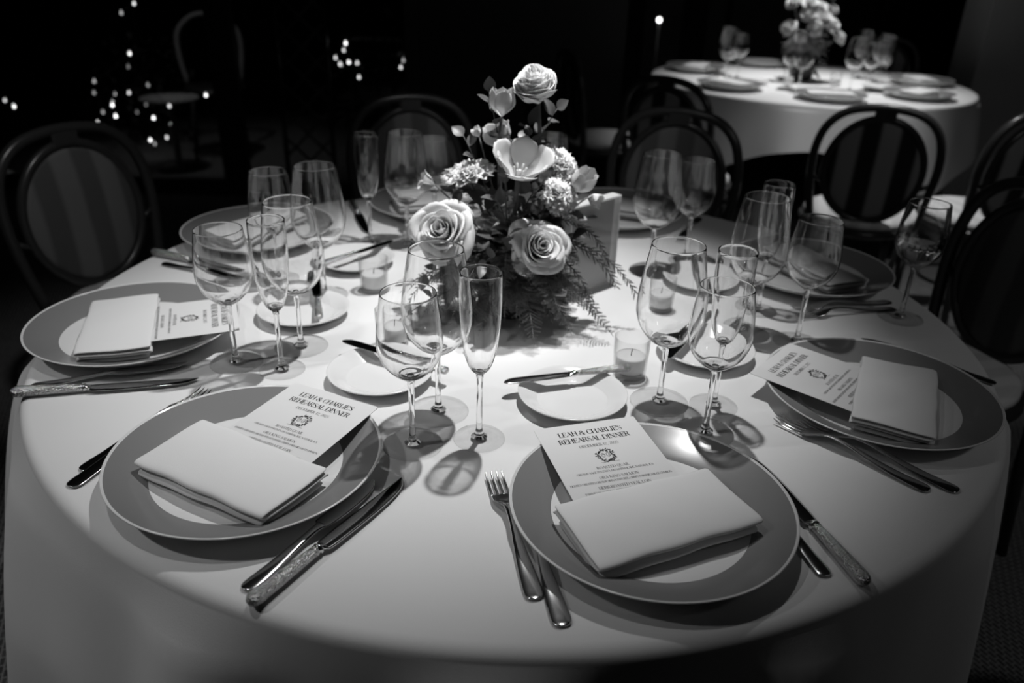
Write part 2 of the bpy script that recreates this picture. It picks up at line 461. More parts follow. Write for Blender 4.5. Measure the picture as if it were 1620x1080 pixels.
# T thick stroke, t thin stroke, s = serif centred at x,y ; a = arc
def St(x, y0=0, y1=1): return [('l', x, y0, x, y1, TK), ('s', x, y0), ('s', x, y1)]
def st(x, y0=0, y1=1): return [('l', x, y0, x, y1, TN), ('s', x, y0), ('s', x, y1)]
def h(x0, x1, y): return [('l', x0, y, x1, y, TN * 1.3)]
def v(x, y0, y1): return [('l', x, y0, x, y1, TN * 1.6)]
G = {
 'A': (.76, [('l', .06, 0, .38, 1, TN), ('l', .36, 1, .68, 0, TK), ('s', .06, 0), ('s', .68, 0)] + h(.17, .55, .34)),
 'B': (.66, St(.14) + h(.14, .38, 1) + h(.14, .38, .53) + h(.14, .4, 0) + [('a', .36, .765, .17, .235, -90, 90), ('a', .39, .265, .2, .265, -90, 90)]),
 'C': (.72, [('a', .40, .5, .30, .5, 45, 315)] + v(.63, .66, .95) + v(.63, .06, .3)),
 'D': (.78, St(.14) + h(.14, .38, 1) + h(.14, .38, 0) + [('a', .38, .5, .31, .5, -90, 90)]),
 'E': (.64, St(.14) + h(.14, .56, 1) + h(.14, .42, .51) + h(.14, .58, 0) + v(.56, .78, 1) + v(.58, 0, .25) + v(.42, .4, .63)),
 'F': (.60, St(.14) + h(.14, .54, 1) + h(.14, .42, .5) + v(.54, .76, 1) + v(.42, .38, .62)),
 'G': (.78, [('a', .40, .5, .30, .5, 45, 315)] + v(.63, .66, .95) + [('l', .63, .06, .63, .42, TK), ('s', .63, .42)]),
 'H': (.84, St(.16) + St(.68) + h(.16, .68, .51)),
 'I': (.36, St(.18)),
 'K': (.76, St(.14) + [('l', .16, .4, .58, 1, TN), ('l', .3, .58, .64, 0, TK), ('s', .58, 1), ('s', .64, 0)]),
 'L': (.62, St(.14) + h(.14, .56, 0) + v(.56, 0, .28)),
 'M': (.96, st(.12) + [('l', .12, 1, .46, 0, TK), ('l', .46, 0, .8, 1, TN)] + St(.82)),
 'N': (.84, st(.14) + [('l', .14, 1, .7, 0, TK)] + [('l', .7, 0, .7, 1, TN), ('s', .7, 1)]),
 'O': (.80, [('a', .40, .5, .31, .5, 0, 360)]),
 'P': (.64, St(.14) + h(.14, .36, 1) + h(.14, .36, .47) + [('a', .36, .735, .2, .265, -90, 90)]),
 'Q': (.80, [('a', .40, .5, .31, .5, 0, 360), ('l', .4, .08, .72, -.2, TK * .7)]),
 'R': (.74, St(.14) + h(.14, .36, 1) + h(.14, .36, .5) + [('a', .36, .75, .19, .25, -90, 90), ('l', .38, .5, .62, 0, TK), ('s', .64, 0)]),
 'S': (.60, [('a', .30, .755, .2, .245, 60, 270, .1), ('a', .30, .26, .22, .26, -120, 90, .1), ('l', .16, .66, .44, .36, TK)] + v(.5, .72, .96) + v(.1, .04, .3)),
 'T': (.70, St(.35) + h(.06, .64, 1) + v(.06, .75, 1) + v(.64, .75, 1)),
 'U': (.80, [('l', .16, .3, .16, 1, TK), ('s', .16, 1), ('l', .66, .3, .66, 1, TN), ('s', .66, 1), ('a', .41, .3, .25, .3, 180, 360, .1)]),
 'V': (.76, [('l', .08, 1, .4, 0, TK), ('l', .4, 0, .7, 1, TN), ('s', .08, 1), ('s', .7, 1)]),
 'W': (1.06, [('l', .06, 1, .32, 0, TK), ('l', .32, 0, .54, 1, TN), ('l', .5, 1, .76, 0, TK), ('l', .76, 0, .98, 1, TN), ('s', .06, 1), ('s', .98, 1)]),
 'Y': (.74, [('l', .08, 1, .38, .45, TK), ('l', .38, .45, .66, 1, TN), ('l', .38, 0, .38, .48, TK), ('s', .38, 0), ('s', .08, 1), ('s', .66, 1)]),
 '1': (.40, St(.2)),
 '0': (.60, [('a', .30, .5, .22, .5, 0, 360)]),
 '2': (.58, [('a', .28, .75, .2, .25, -30, 170), ('l', .44, .62, .1, .05, TN * 2), ('l', .08, .04, .5, .04, TK * .7)]),
 '5': (.58, [('a', .27, .3, .22, .3, -150, 130), ('l', .14, .5, .14, 1, TN), ('l', .12, .96, .48, .96, TK * .7)]),
 '&': (.84, [('a', .36, .77, .17, .23, 0, 360), ('a', .32, .27, .26, .27, 100, 350), ('l', .26, .62, .72, .02, TK), ('l', .57, .22, .74, .5, TN), ('s', .74, .5)]),
 "'": (.20, [('l', .1, .72, .1, 1.02, TK * .8)]),
 ',': (.24, [('l', .12, -.16, .14, .1, TK * .8)]),
 ' ': (.34, []),
}
def text_width(s, S, track=.04): return sum((G[c][0] + track) * S for c in s) - track * S
def put_text(b, s, S, cx, y, z, track=.04):
    x = cx - text_width(s, S, track) / 2
    for c in s:
        w, ops = G[c]
        for op in ops:
            if op[0] == 'l': seg(b, op[1], op[2], op[3], op[4], op[5], S, x, y, z)
            elif op[0] == 's': seg(b, op[1] - .11, op[2] + (.015 if op[2] < .5 else -.015), op[1] + .11, op[2] + (.015 if op[2] < .5 else -.015), TN, S, x, y, z)
            else: arc(b, op[1], op[2], op[3], op[4], op[5], op[6], S, x, y, z, *(op[7:] or ()))
        x += (w + track) * S
def fit_text(b, s, S, W, cx, y, z):
    n = max(1, len(s) - 1); tr = (W - text_width(s, S, 0)) / (S * n)
    put_text(b, s, S, cx, y, z, tr)

CW, CL = 0.138, 0.205
def make_menu():
    t = empty('menu_card', 'x', 'menu card')
    b = MB(); b.box(-CW / 2, CW / 2, 0, CL, 0, .0006); b.build('card', M_card, t, smooth=False)
    z = .0008
    b = MB()
    fit_text(b, "LEAH & CHARLIE'S", .0094, .086, 0, CL - .025, z)
    fit_text(b, "REHEARSAL DINNER", .0094, .095, 0, CL - .040, z)
    b.build('heading', M_ink, t, smooth=False)
    b = MB(); fit_text(b, 'DECEMBER 12, 2025', .0052, .052, 0, CL - .0525, z); b.build('date', M_greyink, t, smooth=False)
    # crest: a leafy wreath with two little figures above a ribbon
    b = MB(); r = random.Random(3); cy = 0
    for k in range(110):
        a = 2 * pi * k / 110 + r.uniform(-.05, .05); q = .0105 + r.uniform(-.0028, .0022)
        x, y = .9 * q * cos(a), q * sin(a); d = a + r.uniform(-1.2, 1.2); l = r.uniform(.0016, .0032)
        seg(b, x, y, x + l * cos(d), y + l * sin(d), .0010, 1, 0, 0, 0)
    for sx in (-1, 1):
        for k in range(14):
            a = 2 * pi * k / 14; a2 = a + .45
            seg(b, sx * .0033 + .0022 * cos(a), .0008 + .0040 * sin(a), sx * .0033 + .0022 * cos(a2), .0008 + .0040 * sin(a2), .0006, 1, 0, 0, 0)
        for k in range(5):
            x, y = sx * (.0033 + r.uniform(-.0012, .0012)), r.uniform(-.002, .003)
            seg(b, x, y, x + .0009, y + .0004, .0007, 1, 0, 0, 0)
    seg(b, -.0012, .0105, .0012, .0105, .0024, 1, 0, 0, 0)
    for k in range(18):
        x = -.011 + .022 * k / 17; y = -.0145 + .0022 * cos(x * 260) + .003 * (x / .011) ** 2
        seg(b, x, y, x + .0012, y + .0004 * (-1) ** k, .00045, 1, 0, 0, 0)
        if 3 < k < 14: seg(b, x, y - .0002, x, y + .0018, .00035, 1, 0, 0, 0)
    b.v = [(x * 1.0, CL - .073 + y * 1.0, z) for x, y, _ in b.v]
    b.build('crest', M_crest, t, smooth=False)
    b = MB(); y0 = CL - .098
    fit_text(b, 'ROASTED QUAIL', .0050, .042, 0, y0, z)
    fit_text(b, 'CREAMY SAGE POLENTA, FIG MARMALADE, NATURAL JUS'.replace('J', 'I'), .0036, .098, 0, y0 - .0068, z)
    fit_text(b, 'ORA KING SALMON', .0050, .050, 0, y0 - .0185, z)
    fit_text(b, 'LIGHTLY CREATED, CREAMY SPINACH PUREE, CRISPY PARSNIP, SAUCE CHORON', .0036, .128, 0, y0 - .0253, z)
    fit_text(b, 'HERB ROASTED VEAL LOIN', .0050, .066, 0, y0 - .0365, z)
    fit_text(b, 'PARMESAN ESPUMA AND RISOTTO, ROASTED WINE SAUCE', .0036, .104, 0, y0 - .0433, z)
    fit_text(b, 'WHITE ASPARAGUS PUREE', .0036, .050, 0, y0 - .0492, z)
    b.build('menu_text', M_greyink, t, smooth=False)
    return t
menu = Proto(make_menu)

# ------------------------------------------------------------------ cutlery; local x runs from the handle end to the tip
def loft(b, rows, n=10):
    """rows: (x, half width, z centre, half thickness, y centre)"""
    vs = []; fs = []
    for x, hw, z, ht, y in rows:
        for k in range(n):
            a = 2 * pi * k / n
            vs.append((x, y + hw * cos(a), z + ht * sin(a)))
    N = len(rows)
    for i in range(N - 1):
        for k in range(n):
            fs.append((i * n + k, (i + 1) * n + k, (i + 1) * n + (k + 1) % n, i * n + (k + 1) % n))
    fs.append(tuple(range(n))); fs.append(tuple((N - 1) * n + k for k in range(n))[::-1])
    b.add(vs, fs)
def rows_of(pts, n=4): return [tuple(q) for q in catmull4(pts, n)]
def catmull4(pts, n):
    out = []; P_ = [pts[0]] + list(pts) + [pts[-1]]
    for i in range(1, len(P_) - 2):
        for k in range(n):
            t = k / n; q = []
            for c in range(5):
                p0, p1, p2, p3 = (P_[i - 1 + j][c] for j in range(4))
                q.append(0.5 * (2 * p1 + (p2 - p0) * t + (2 * p0 - 5 * p1 + 4 * p2 - p3) * t * t + (3 * p1 - p0 - 3 * p2 + p3) * t ** 3))
            out.append(q)
    out.append(list(pts[-1])); return out

def make_fork():
    t = empty('dinner_fork', 'x', 'fork')
    b = MB()
    loft(b, rows_of([(0, .004, .0025, .0009, 0), (.003, .0085, .0025, .0012, 0), (.012, .0105, .0025, .0012, 0), (.04, .0092, .0035, .0012, 0), (.075, .0062, .0075, .0014, 0),
                     (.105, .0036, .0125, .0018, 0), (.128, .0032, .0140, .0018, 0), (.140, .0044, .0125, .0015, 0)]))
    b.build('handle', M_silver, t)
    b = MB()
    loft(b, rows_of([(.139, .0044, .0127, .0015, 0), (.147, .0085, .0108, .0011, 0), (.155, .0120, .0082, .0010, 0), (.164, .0126, .0058, .0009, 0), (.168, .0124, .0050, .0008, 0)]))
    for y in (-.0102, -.0034, .0034, .0102):
        loft(b, rows_of([(.166, .0021, .0052, .0009, y), (.18, .0019, .0036, .0009, y), (.195, .0016, .0042, .0008, y * .98), (.206, .0011, .0068, .0007, y * .96), (.2105, .0004, .0084, .0004, y * .95)], 3), 8)
    b.build('tines', M_silver, t)
    return t
fork = Proto(make_fork)
def make_dinner_knife():
    t = empty('dinner_knife', 'x', 'knife')
    b = MB()
    loft(b, rows_of([(0, .0004, .0085, .0004, 0), (.0006, .0034, .0085, .0031, 0), (.0022, .0058, .0085, .0053, 0), (.0048, .0076, .0085, .0069, 0), (.0085, .0086, .0085, .0078, 0), (.014, .0088, .0085, .008, 0), (.03, .0084, .0083, .0076, 0), (.065, .0072, .0078, .0066, 0), (.088, .0062, .0074, .0058, 0), (.091, .0064, .0074, .006, 0)]), 14)
    b.build('handle', M_hammered, t)
    b = MB()
    loft(b, rows_of([(.090, .0062, .0074, .0058, 0), (.0925, .0048, .0072, .0048, 0), (.0955, .0072, .0070, .0062, 0), (.0985, .0052, .0066, .0042, 0), (.103, .0082, .0060, .0026, 0)]), 14)
    b.build('bolster', M_silver, t)
    b = MB()
    loft(b, rows_of([(.102, .0090, .0058, .0014, 0), (.112, .0104, .0055, .0011, 0), (.15, .0108, .0050, .0010, 0), (.195, .0100, .0045, .0009, .0004), (.225, .0080, .0042, .0008, .0022), (.24, .0040, .0040, .0006, .006), (.246, .0006, .0040, .0004, .009)]), 8)
    b.build('blade', M_blade, t)
    return t
dknife = Proto(make_dinner_knife)
def make_fish_knife():
    t = empty('starter_knife', 'x', 'knife')
    b = MB()
    loft(b, rows_of([(0, .003, .0028, .0010, 0), (.003, .0075, .0028, .0014, 0), (.012, .0092, .0028, .0016, 0), (.04, .0078, .0034, .0017, 0), (.075, .0056, .0062, .0020, 0), (.1, .0050, .0078, .0022, 0), (.112, .0066, .0072, .0018, 0)]))
    b.build('handle', M_silver, t)
    b = MB()
    loft(b, rows_of([(.111, .0066, .0072, .0014, 0), (.116, .0102, .0066, .0010, .001), (.15, .0108, .0050, .0009, .001), (.185, .0092, .0042, .0008, .002), (.203, .0050, .004, .0006, .005), (.21, .0006, .004, .0004, .008)]), 8)
    b.build('blade', M_blade, t)
    return t
fknife = Proto(make_fish_knife)
def make_butter_knife():
    t = empty('butter_knife', 'x', 'knife')
    b = MB()
    loft(b, rows_of([(0, .002, .006, .0016, 0), (.0015, .0058, .006, .0044, 0), (.006, .0074, .006, .0056, 0), (.03, .0068, .006, .0052, 0), (.07, .0050, .0058, .0042, 0), (.082, .0046, .0058, .004, 0)]), 12)
    b.build('handle', M_hammered, t)
    b = MB()
    loft(b, rows_of([(.081, .0046, .0058, .004, 0), (.084, .0036, .0058, .0034, 0), (.088, .0062, .0056, .0046, 0), (.092, .0050, .0054, .0030, 0), (.096, .0075, .0052, .0016, 0)]), 12)
    b.build('bolster', M_silver, t)
    b = MB()
    loft(b, rows_of([(.095, .0076, .0050, .0012, 0), (.12, .0088, .0048, .0010, .0006), (.16, .0094, .0046, .0009, .001), (.182, .0086, .0046, .0008, .0015), (.192, .0055, .0046, .0007, .003), (.196, .0008, .0046, .0005, .004)]), 8)
    b.build('blade', M_blade, t)
    return t
bknife = Proto(make_butter_knife)

def lay(proto, A, B, z, label, group=None, tilt=0.0):
    """lay a piece of cutlery with its handle end at A, pointing to B"""
    d = Vector((B[0] - A[0], B[1] - A[1]))
    o = proto.place((A[0], A[1], z), atan2(d.y, d.x), label, group)
    if tilt: o.rotation_euler = (0, -tilt, atan2(d.y, d.x))
    return o

# ------------------------------------------------------------------ glasses
def shell(outer, wall, zin):
    """closed profile of a blown bowl: outer curve up, rim, inner curve down"""
    o_ = catmull(outer, 4)
    inner = []
    for i, (r, z) in enumerate(o_):
        a = o_[max(0, i - 1)]; c = o_[min(len(o_) - 1, i + 1)]
        d = Vector((c[0] - a[0], c[1] - a[1])).normalized()
        wl = wall * (.8 + 1.9 * (1 - i / (len(o_) - 1)) ** 2); q = (r - wl * d.y, z + wl * d.x)
        if q[1] > zin and q[0] > .003: inner.append(q)
    inner = inner[::-1]
    top = o_[-1]
    rim = [(top[0] - wall * .4 + wall * .4 * cos(radians(q)), top[1] + wall * .4 * sin(radians(q))) for q in (30, 60, 90, 120, 150)]
    return [(0, o_[0][1])] + o_ + rim + inner + [(inner[-1][0] * .5, zin + .0002), (0, zin)]
def foot_prof(r, hz=.012, rs=.0048):
    return [(0, .0004), (r * .5, .0004), (r - .001, .0002), (r, .0008), (r - .0006, .0016), (r * .7, .0023), (r * .4, .0034), (.0110, .0044), (0, .0044)]
KINDS = {
 'white_wine_glass': ([(.0045, .0975), (.0105, .0995), (.022, .108), (.0325, .120), (.0388, .1345), (.0408, .147), (.0400, .166), (.0376, .186), (.0352, .203), (.0336, .2136)], .0010, .1045, .039),
 'red_wine_glass': ([(.0045, .0905), (.0115, .0925), (.026, .1025), (.0385, .118), (.0455, .136), (.0470, .152), (.0455, .173), (.0420, .198), (.0382, .222), (.0354, .2387)], .0010, .0985, .042),
 'champagne_flute': ([(.0045, .0975), (.0085, .1010), (.0135, .1075), (.0185, .1210), (.0222, .1400), (.0248, .1640), (.0260, .1880), (.0262, .2100), (.0257, .2353)], .0010, .1055, .034),
}
def glass_maker(kind, tall=1.0):
    outer, wall, zin, rf = KINDS[kind]
    def f():
        t = empty(kind, 'x', 'glass')
        zb = outer[0][1]
        b = MB(); b.lathe(shell(outer, wall, zin), 64); b.build('bowl', M_bowl, t)
        b = MB(); b.lathe([(0, .0046), (.0108, .0046), (.0085, .0062), (.0062, .0092), (.0049, .0130), (.0042, .018), (.0038, .03), (.0037, .055), (.0039, zb - .02), (.0043, zb - .006), (.0046, zb - .0003), (0, zb - .0003)], 24); b.build('stem', M_glass, t)
        b = MB(); b.lathe(foot_prof(rf), 64); b.build('foot', M_sheet, t)
        return t
    return f
glassP = {k: Proto(glass_maker(k)) for k in KINDS}
def votive():
    t = empty('votive_candle_holder', 'x', 'candle holder')
    b = MB(); b.lathe([(0, .0004), (.0235, .0004), (.0245, .0015), (.0255, .02), (.0272, .0648), (.0262, .0655), (.0252, .0648), (.0238, .02), (.0232, .009), (0, .0085)], 48); b.build('cup', M_sheet, t)
    b = MB(); b.lathe([(0, .0098), (.0215, .0098), (.0222, .0105), (.0226, .033), (.0215, .0345), (.012, .0338), (.002, .0332), (0, .0332)], 40); b.build('candle', M_wax, t)
    b = MB(); b.tube([(0, 0, .0325), (.0003, 0, .039), (.0015, .0005, .0445)], .0007, 6); b.build('wick', M_wick, t)
    return t
votiveP = Proto(votive)

# ------------------------------------------------------------------ the place settings
SEAT = {                       # plate centre, label words
 'P1': ((.157, -.575), 'nearest right-hand setting'),
 'P2': ((-.321, -.507), 'nearest left-hand setting'),
 'P3': ((-.612, -.150), 'left-edge setting'),
 'P7': ((.525, -.298), 'right-edge setting'),
 'P6': ((.583, .201), 'setting at the back right edge'),
 'P4': ((-.555, .330), 'setting in front of the left chair'),
 'P5': ((.235, .565), 'far setting behind the acrylic sign'),
 'P8': ((-.200, .575), 'far setting left of the flowers'),
}
for k, ((x, y), w) in SEAT.items():
    charger.place((x, y, TZ), 0, 'large grey-rimmed plate at the ' + w, 'charger plates on the near table')
ZP = TZ + .0088
NAP = {'P1': ((.160, -.604), 24), 'P2': ((-.330, -.539), -28), 'P3': ((-.628, -.168), -71), 'P7': ((.540, -.318), 65), 'P6': ((.585, .195), 115), 'P4': ((-.56, .335), -122), 'P5': ((.235, .575), 160), 'P8': ((-.20, .58), 200)}
for k, ((x, y), a) in NAP.items():
    napkin.place((x, y, ZP), radians(a), 'folded white napkin on the grey-rimmed plate of the ' + SEAT[k][1], 'napkins on the near table')
def place_menu(k, top, up):
    u = Vector(up).normalized(); tp = Vector(top)
    bt = tp - u * CL
    o = menu.place((bt.x, bt.y, TZ + .0301), atan2(u.y, u.x) - pi / 2, 'printed menu card tucked under the napkin at the ' + SEAT[k][1], 'menu cards on the near table')
    o.rotation_euler = (radians(0.9), 0, atan2(u.y, u.x) - pi / 2)
place_menu('P1', (.091, -.427), (-.0425, .137))
place_menu('P2', (-.241, -.375), (.053, .114))
place_menu('P3', (-.456, -.122), (.124, .046))
place_menu('P7', (.388, -.224), (-.096, .081))
BP = {'P1': (.083, -.317), 'P2': (-.199, -.268), 'P3': (-.366, -.054), 'P7': (.305, -.155), 'P4': (-.325, .198), 'P6': (.360, .150), 'P5': (.125, .355), 'P8': (-.06, .33)}
for k, (x, y) in BP.items():
    bread.place((x, y, TZ), 0, 'small white bread plate at the ' + SEAT[k][1], 'bread plates on the near table')
BK = {'P1': ((.172, -.251), (-.020, -.305)), 'P2': ((-.098, -.282), (-.262, -.190)), 'P3': ((-.326, -.112), (-.372, .065)), 'P7': ((.333, -.046), (.226, -.220)), 'P4': ((-.381, .128), (-.271, .270)), 'P6': ((.350, .052), (.370, .240)), }
for k, (A, B) in BK.items():
    lay(bknife, A, B, TZ + .0182, 'butter knife lying across the bread plate of the ' + SEAT[k][1], 'butter knives on the near table')

def inward(k):
    (x, y), _ = SEAT[k]; return Vector((-x, -y)).normalized()
def gen(k, side, off, back, L):
    """handle end and direction for a piece beside the plate"""
    (x, y), _ = SEAT[k]; u = inward(k); r = Vector((u.y, -u.x)); p = Vector((x, y)) + r * side * off - u * back
    return (p.x, p.y), (p.x + u.x * L, p.y + u.y * L)
LAY = []   # proto, A, B, seat, words
LAY += [(fork, (.026, -.708), (-.027, -.487), 'P1', 'outer fork, its tines clear of the plate,'),
        (fork, (.052, -.742), (.004, -.525), 'P1', 'inner fork half under the plate rim'),
        (dknife, (.366, -.678), (.330, -.540), 'P1', 'knife with round ornamented handle'),
        (fknife, (.331, -.662), (.298, -.540), 'P1', 'flat-handled knife'),
        (dknife, (-.252, -.732), (-.128, -.524), 'P2', 'knife with round ornamented handle'),
        (fknife, (-.264, -.708), (-.160, -.526), 'P2', 'flat-handled knife'),
        (fork, (-.517, -.552), (-.446, -.352), 'P2', 'outer fork'),
        (fork, (-.519, -.520), (-.436, -.322), 'P2', 'inner fork'),
        (dknife, (-.700, -.354), (-.453, -.297), 'P3', 'knife with round ornamented handle'),
        (fknife, (-.688, -.326), (-.508, -.256), 'P3', 'flat-handled knife'),
        (fork, (.509, -.506), (.366, -.352), 'P7', 'outer fork'),
        (fork, (.545, -.506), (.402, -.360), 'P7', 'inner fork'),
        (fknife, (.738, -.228), (.640, -.128), 'P7', 'flat-handled knife'),
        (fork, (.700, .052), (.500, .000), 'P6', 'outer fork'),
        (fork, (.705, .085), (.505, .030), 'P6', 'inner fork'),
        (dknife, (-.742, .215), (-.53, .125), 'P4', 'knife with round ornamented handle'),
        (fknife, (-.70, .165), (-.52, .085), 'P4', 'flat-handled knife'),
        (fork, *gen('P5', -1, .185, .09, .2), 'P5', 'outer fork'),
        (dknife, *gen('P5', 1, .185, .1, .2), 'P5', 'knife with round ornamented handle'),
        (fork, *gen('P8', -1, .185, .09, .2), 'P8', 'outer fork'),
        (dknife, *gen('P8', 1, .19, .1, .2), 'P8', 'knife with round ornamented handle'),
        (fork, *gen('P3', -1, .180, .08, .2), 'P3', 'outer fork'),
        ]
for pr, A, B, k, w in LAY:
    lay(pr, A, B, TZ + .0004, 'silver %s at the %s' % (w, SEAT[k][1]), 'cutlery on the near table')

W_, R_, F_ = 'white_wine_glass', 'red_wine_glass', 'champagne_flute'
GL = [(W_, (-.130, -.439), 'empty medium wine glass nearest the camera on the left, beside the grey-rimmed plate'),
      (F_, (-.045, -.420), 'empty champagne flute in the middle front, right of two wine glasses'),
      (R_, (-.105, -.355), 'tall wide wine glass behind the front left pair, before the flowers'),
      (W_, (-.426, -.232), 'empty medium wine glass standing at the tip of the left-edge menu card'),
      (F_, (-.351, -.250), 'champagne flute at left, between a medium and a wide wine glass'),
      (R_, (-.342, -.171), 'wide wine glass at left, behind the flute and the bread plate'),
      (W_, (.259, -.388), 'medium wine glass with its foot over the nearest right-hand plate'),
      (F_, (.286, -.316), 'champagne flute seen through the medium glass at right'),
      (R_, (.209, -.310), 'wide wine glass right of the nearest candle'),
      (W_, (.472, -.098), 'medium wine glass before the back right plate'),
      (R_, (.392, -.068), 'wide wine glass right of centre, left of a medium glass'),
      (F_, (.440, .030), 'champagne flute half hidden behind the wide glass at right'),
      (W_, (.695, .017), 'medium wine glass with pale liquid at the right table edge'),
      (W_, (-.447, .086), 'medium wine glass at far left before the left chair setting'),
      (R_, (-.351, .037), 'wide wine glass at far left, right of a medium glass'),
      (F_, (-.315, .318), 'champagne flute in the far left trio behind the bread plate'),
      (R_, (-.236, .322), 'wide wine glass in the middle of the far left trio'),
      (W_, (-.185, .392), 'medium wine glass at the right of the far left trio'),
      (W_, (.352, .272), 'medium wine glass at the far right of centre, right of a wide glass'),
      (R_, (.268, .209), 'wide wine glass just right of the acrylic sign'),
      (W_, (.067, .467), 'medium wine glass behind the flowers')]
filled = None
for k, (x, y), lab in GL:
    g = glassP[k].place((x, y, TZ + .0002), random.Random(lab).random(), lab, 'drinking glasses on the near table')
    if 'liquid' in lab: filled = g
M_water = glass_mat('pale_wine', 1.33, 0.93)
b = MB(); b.lathe([(0, .1052), (.0095, .1062), (.021, .1128), (.0308, .1235), (.0370, .1360), (.0384, .1400), (0, .1400)], 48)
b.build('liquid', M_water, filled)

for x, y, lab in ((.175, -.231, 'small clear glass votive holder with a white candle, before the nearest right wine glass'),
                  (-.197, -.158, 'small clear glass votive holder with a candle seen through the nearest left wine glass'),
                  (-.2655, .068, 'small clear glass votive holder with a candle left of the flowers'),
                  (.256, .012, 'small clear glass votive holder with a candle seen through the wide right wine glass')):
    votiveP.place((x, y, TZ + .0002), 0, lab, 'votive candles on the near table')

# ------------------------------------------------------------------ acrylic sign holder
t = empty('acrylic_sign_holder', 'upright clear acrylic sign holder standing right of the flowers', 'sign holder', (.132, .092, TZ), radians(44))
w2, dp, hh = .064, .011, .176
M_edge = petal_mat('painted_edge_light', 0.9, 0.5)  # white colour imitates light piped to the acrylic edges
b = MB(); b.box(-w2, w2, -dp, -dp + .0022, 0.003, hh); b.build('rear_sheet', M_sheet, t, smooth=False)
b = MB(); b.box(-w2, w2, dp - .0022, dp, 0.003, hh); b.build('front_sheet', M_sheet, t, smooth=False)
b = MB(); b.box(-w2 + .004, w2 - .004, -.0006, .0006, 0.006, hh - .006); b.build('paper_insert', M_paper, t, smooth=False)
b = MB(); b.box(-w2, w2, -dp, dp, 0, .003); b.box(-w2 - .003, -w2, -dp, dp, 0, hh + .003); b.box(w2, w2 + .003, -dp, dp, 0, hh + .003); b.box(-w2, w2, -dp, dp, hh, hh + .003)
b.build('edge', M_edge, t, smooth=False)

# ------------------------------------------------------------------ the flower arrangement on the near table
def frame_to(axis, spin=0.0):
    z = Vector(axis).normalized()
    x = (Vector((1, 0, 0)) if abs(z.x) < .9 else Vector((0, 1, 0))); x = (x - z * x.dot(z)).normalized()
    y = z.cross(x)
    return Matrix((x, y, z)).transposed().to_4x4() @ Matrix.Rotation(spin, 4, 'Z')

def rose_bloom(R, seed, n=34, spread=1.0, tall=1.0, ruff=.06, cur=1.0):
    """petals wound in a spiral; z axis is where the bloom looks, origin at the calyx"""
    r_ = random.Random(seed); b = MB()
    for i in range(n):
        t = (i + .5) / n
        ang = i * 2.39996 + r_.uniform(-.25, .25)
        wid = 1.5 - .55 * t + r_.uniform(-.1, .1)              # half width in radians
        rad = R * (.07 + .80 * t ** .85 * spread)
        top = R * (1.22 - .62 * t ** 1.6 + r_.uniform(-.05, .05))
        curl = cur * R * (.02 + .36 * t ** 1.5) * r_.uniform(.75, 1.3)
        tip = r_.uniform(.0, .16 + 2.2 * ruff) * t
        ph = r_.uniform(0, 6)
        def fn(u, v_, ang=ang, wid=wid, rad=rad, top=top, curl=curl, t=t, tip=tip, ph=ph):
            w = (2 * u - 1)
            a = ang + w * wid * (0.42 + .58 * sin(min(1, v_ * 1.15) * pi / 2))
            prof = sin(min(1.0, v_ * 1.25) * pi / 2) ** .8
            rho = rad * prof
            z = top * (v_ ** 1.05) * (1 - .26 * abs(w) ** 2.4 + tip * (1 - w * w))
            if v_ > .62:
                q = (v_ - .62) / .38
                rho += curl * q * q * (1 - .35 * abs(w)); z -= curl * .75 * q ** 3
            rho += R * .016 * sin(5 * w + ph + 4 * v_) * v_ * (0.3 + t)
            rho *= 1 - .05 * abs(w) * (1 - t)
            rho += R * ruff * t * sin(3.1 * w + ph) * v_ ** 2
            return (rho * cos(a), rho * sin(a), z * tall)
        b.grid(fn, 10, 9)
    return b

def tulip_bloom(R, H, opening, seed, n=6):
    r_ = random.Random(seed); b = MB()
    for i in range(n):
        ang = i * 2 * pi / n + (0.0 if i % 2 else .12) + r_.uniform(-.1, .1); inner = i % 2
        op = opening * r_.uniform(.8, 1.25) * (1.0 if not inner else .8)
        hh = H * r_.uniform(.93, 1.07)
        def fn(u, v_, ang=ang, op=op, inner=inner, hh=hh):
            w = 2 * u - 1
            wd = (.45 + .55 * min(1, v_ * 2.2)) * max(.02, 1 - v_ ** 9) ** .5
            rho = R * (.93 if inner else 1.0) * (sin(min(1, v_ * 1.7) * pi / 2) * .95 - .26 * max(0, v_ - .45) / .55 * (1 - op)) + R * op * 1.25 * v_ ** 1.8
            a = ang + w * .72 * wd * (1 - .25 * op * v_)
            z = hh * v_ * (1 - .32 * op * v_) - R * .06 * abs(w) * v_
            rho *= (1 - .06 * (1 - abs(w)) * v_) if not op > .4 else (1 + .05 * w * w)
            return (rho * cos(a), rho * sin(a), z)
        b.grid(fn, 8, 12)
    return b

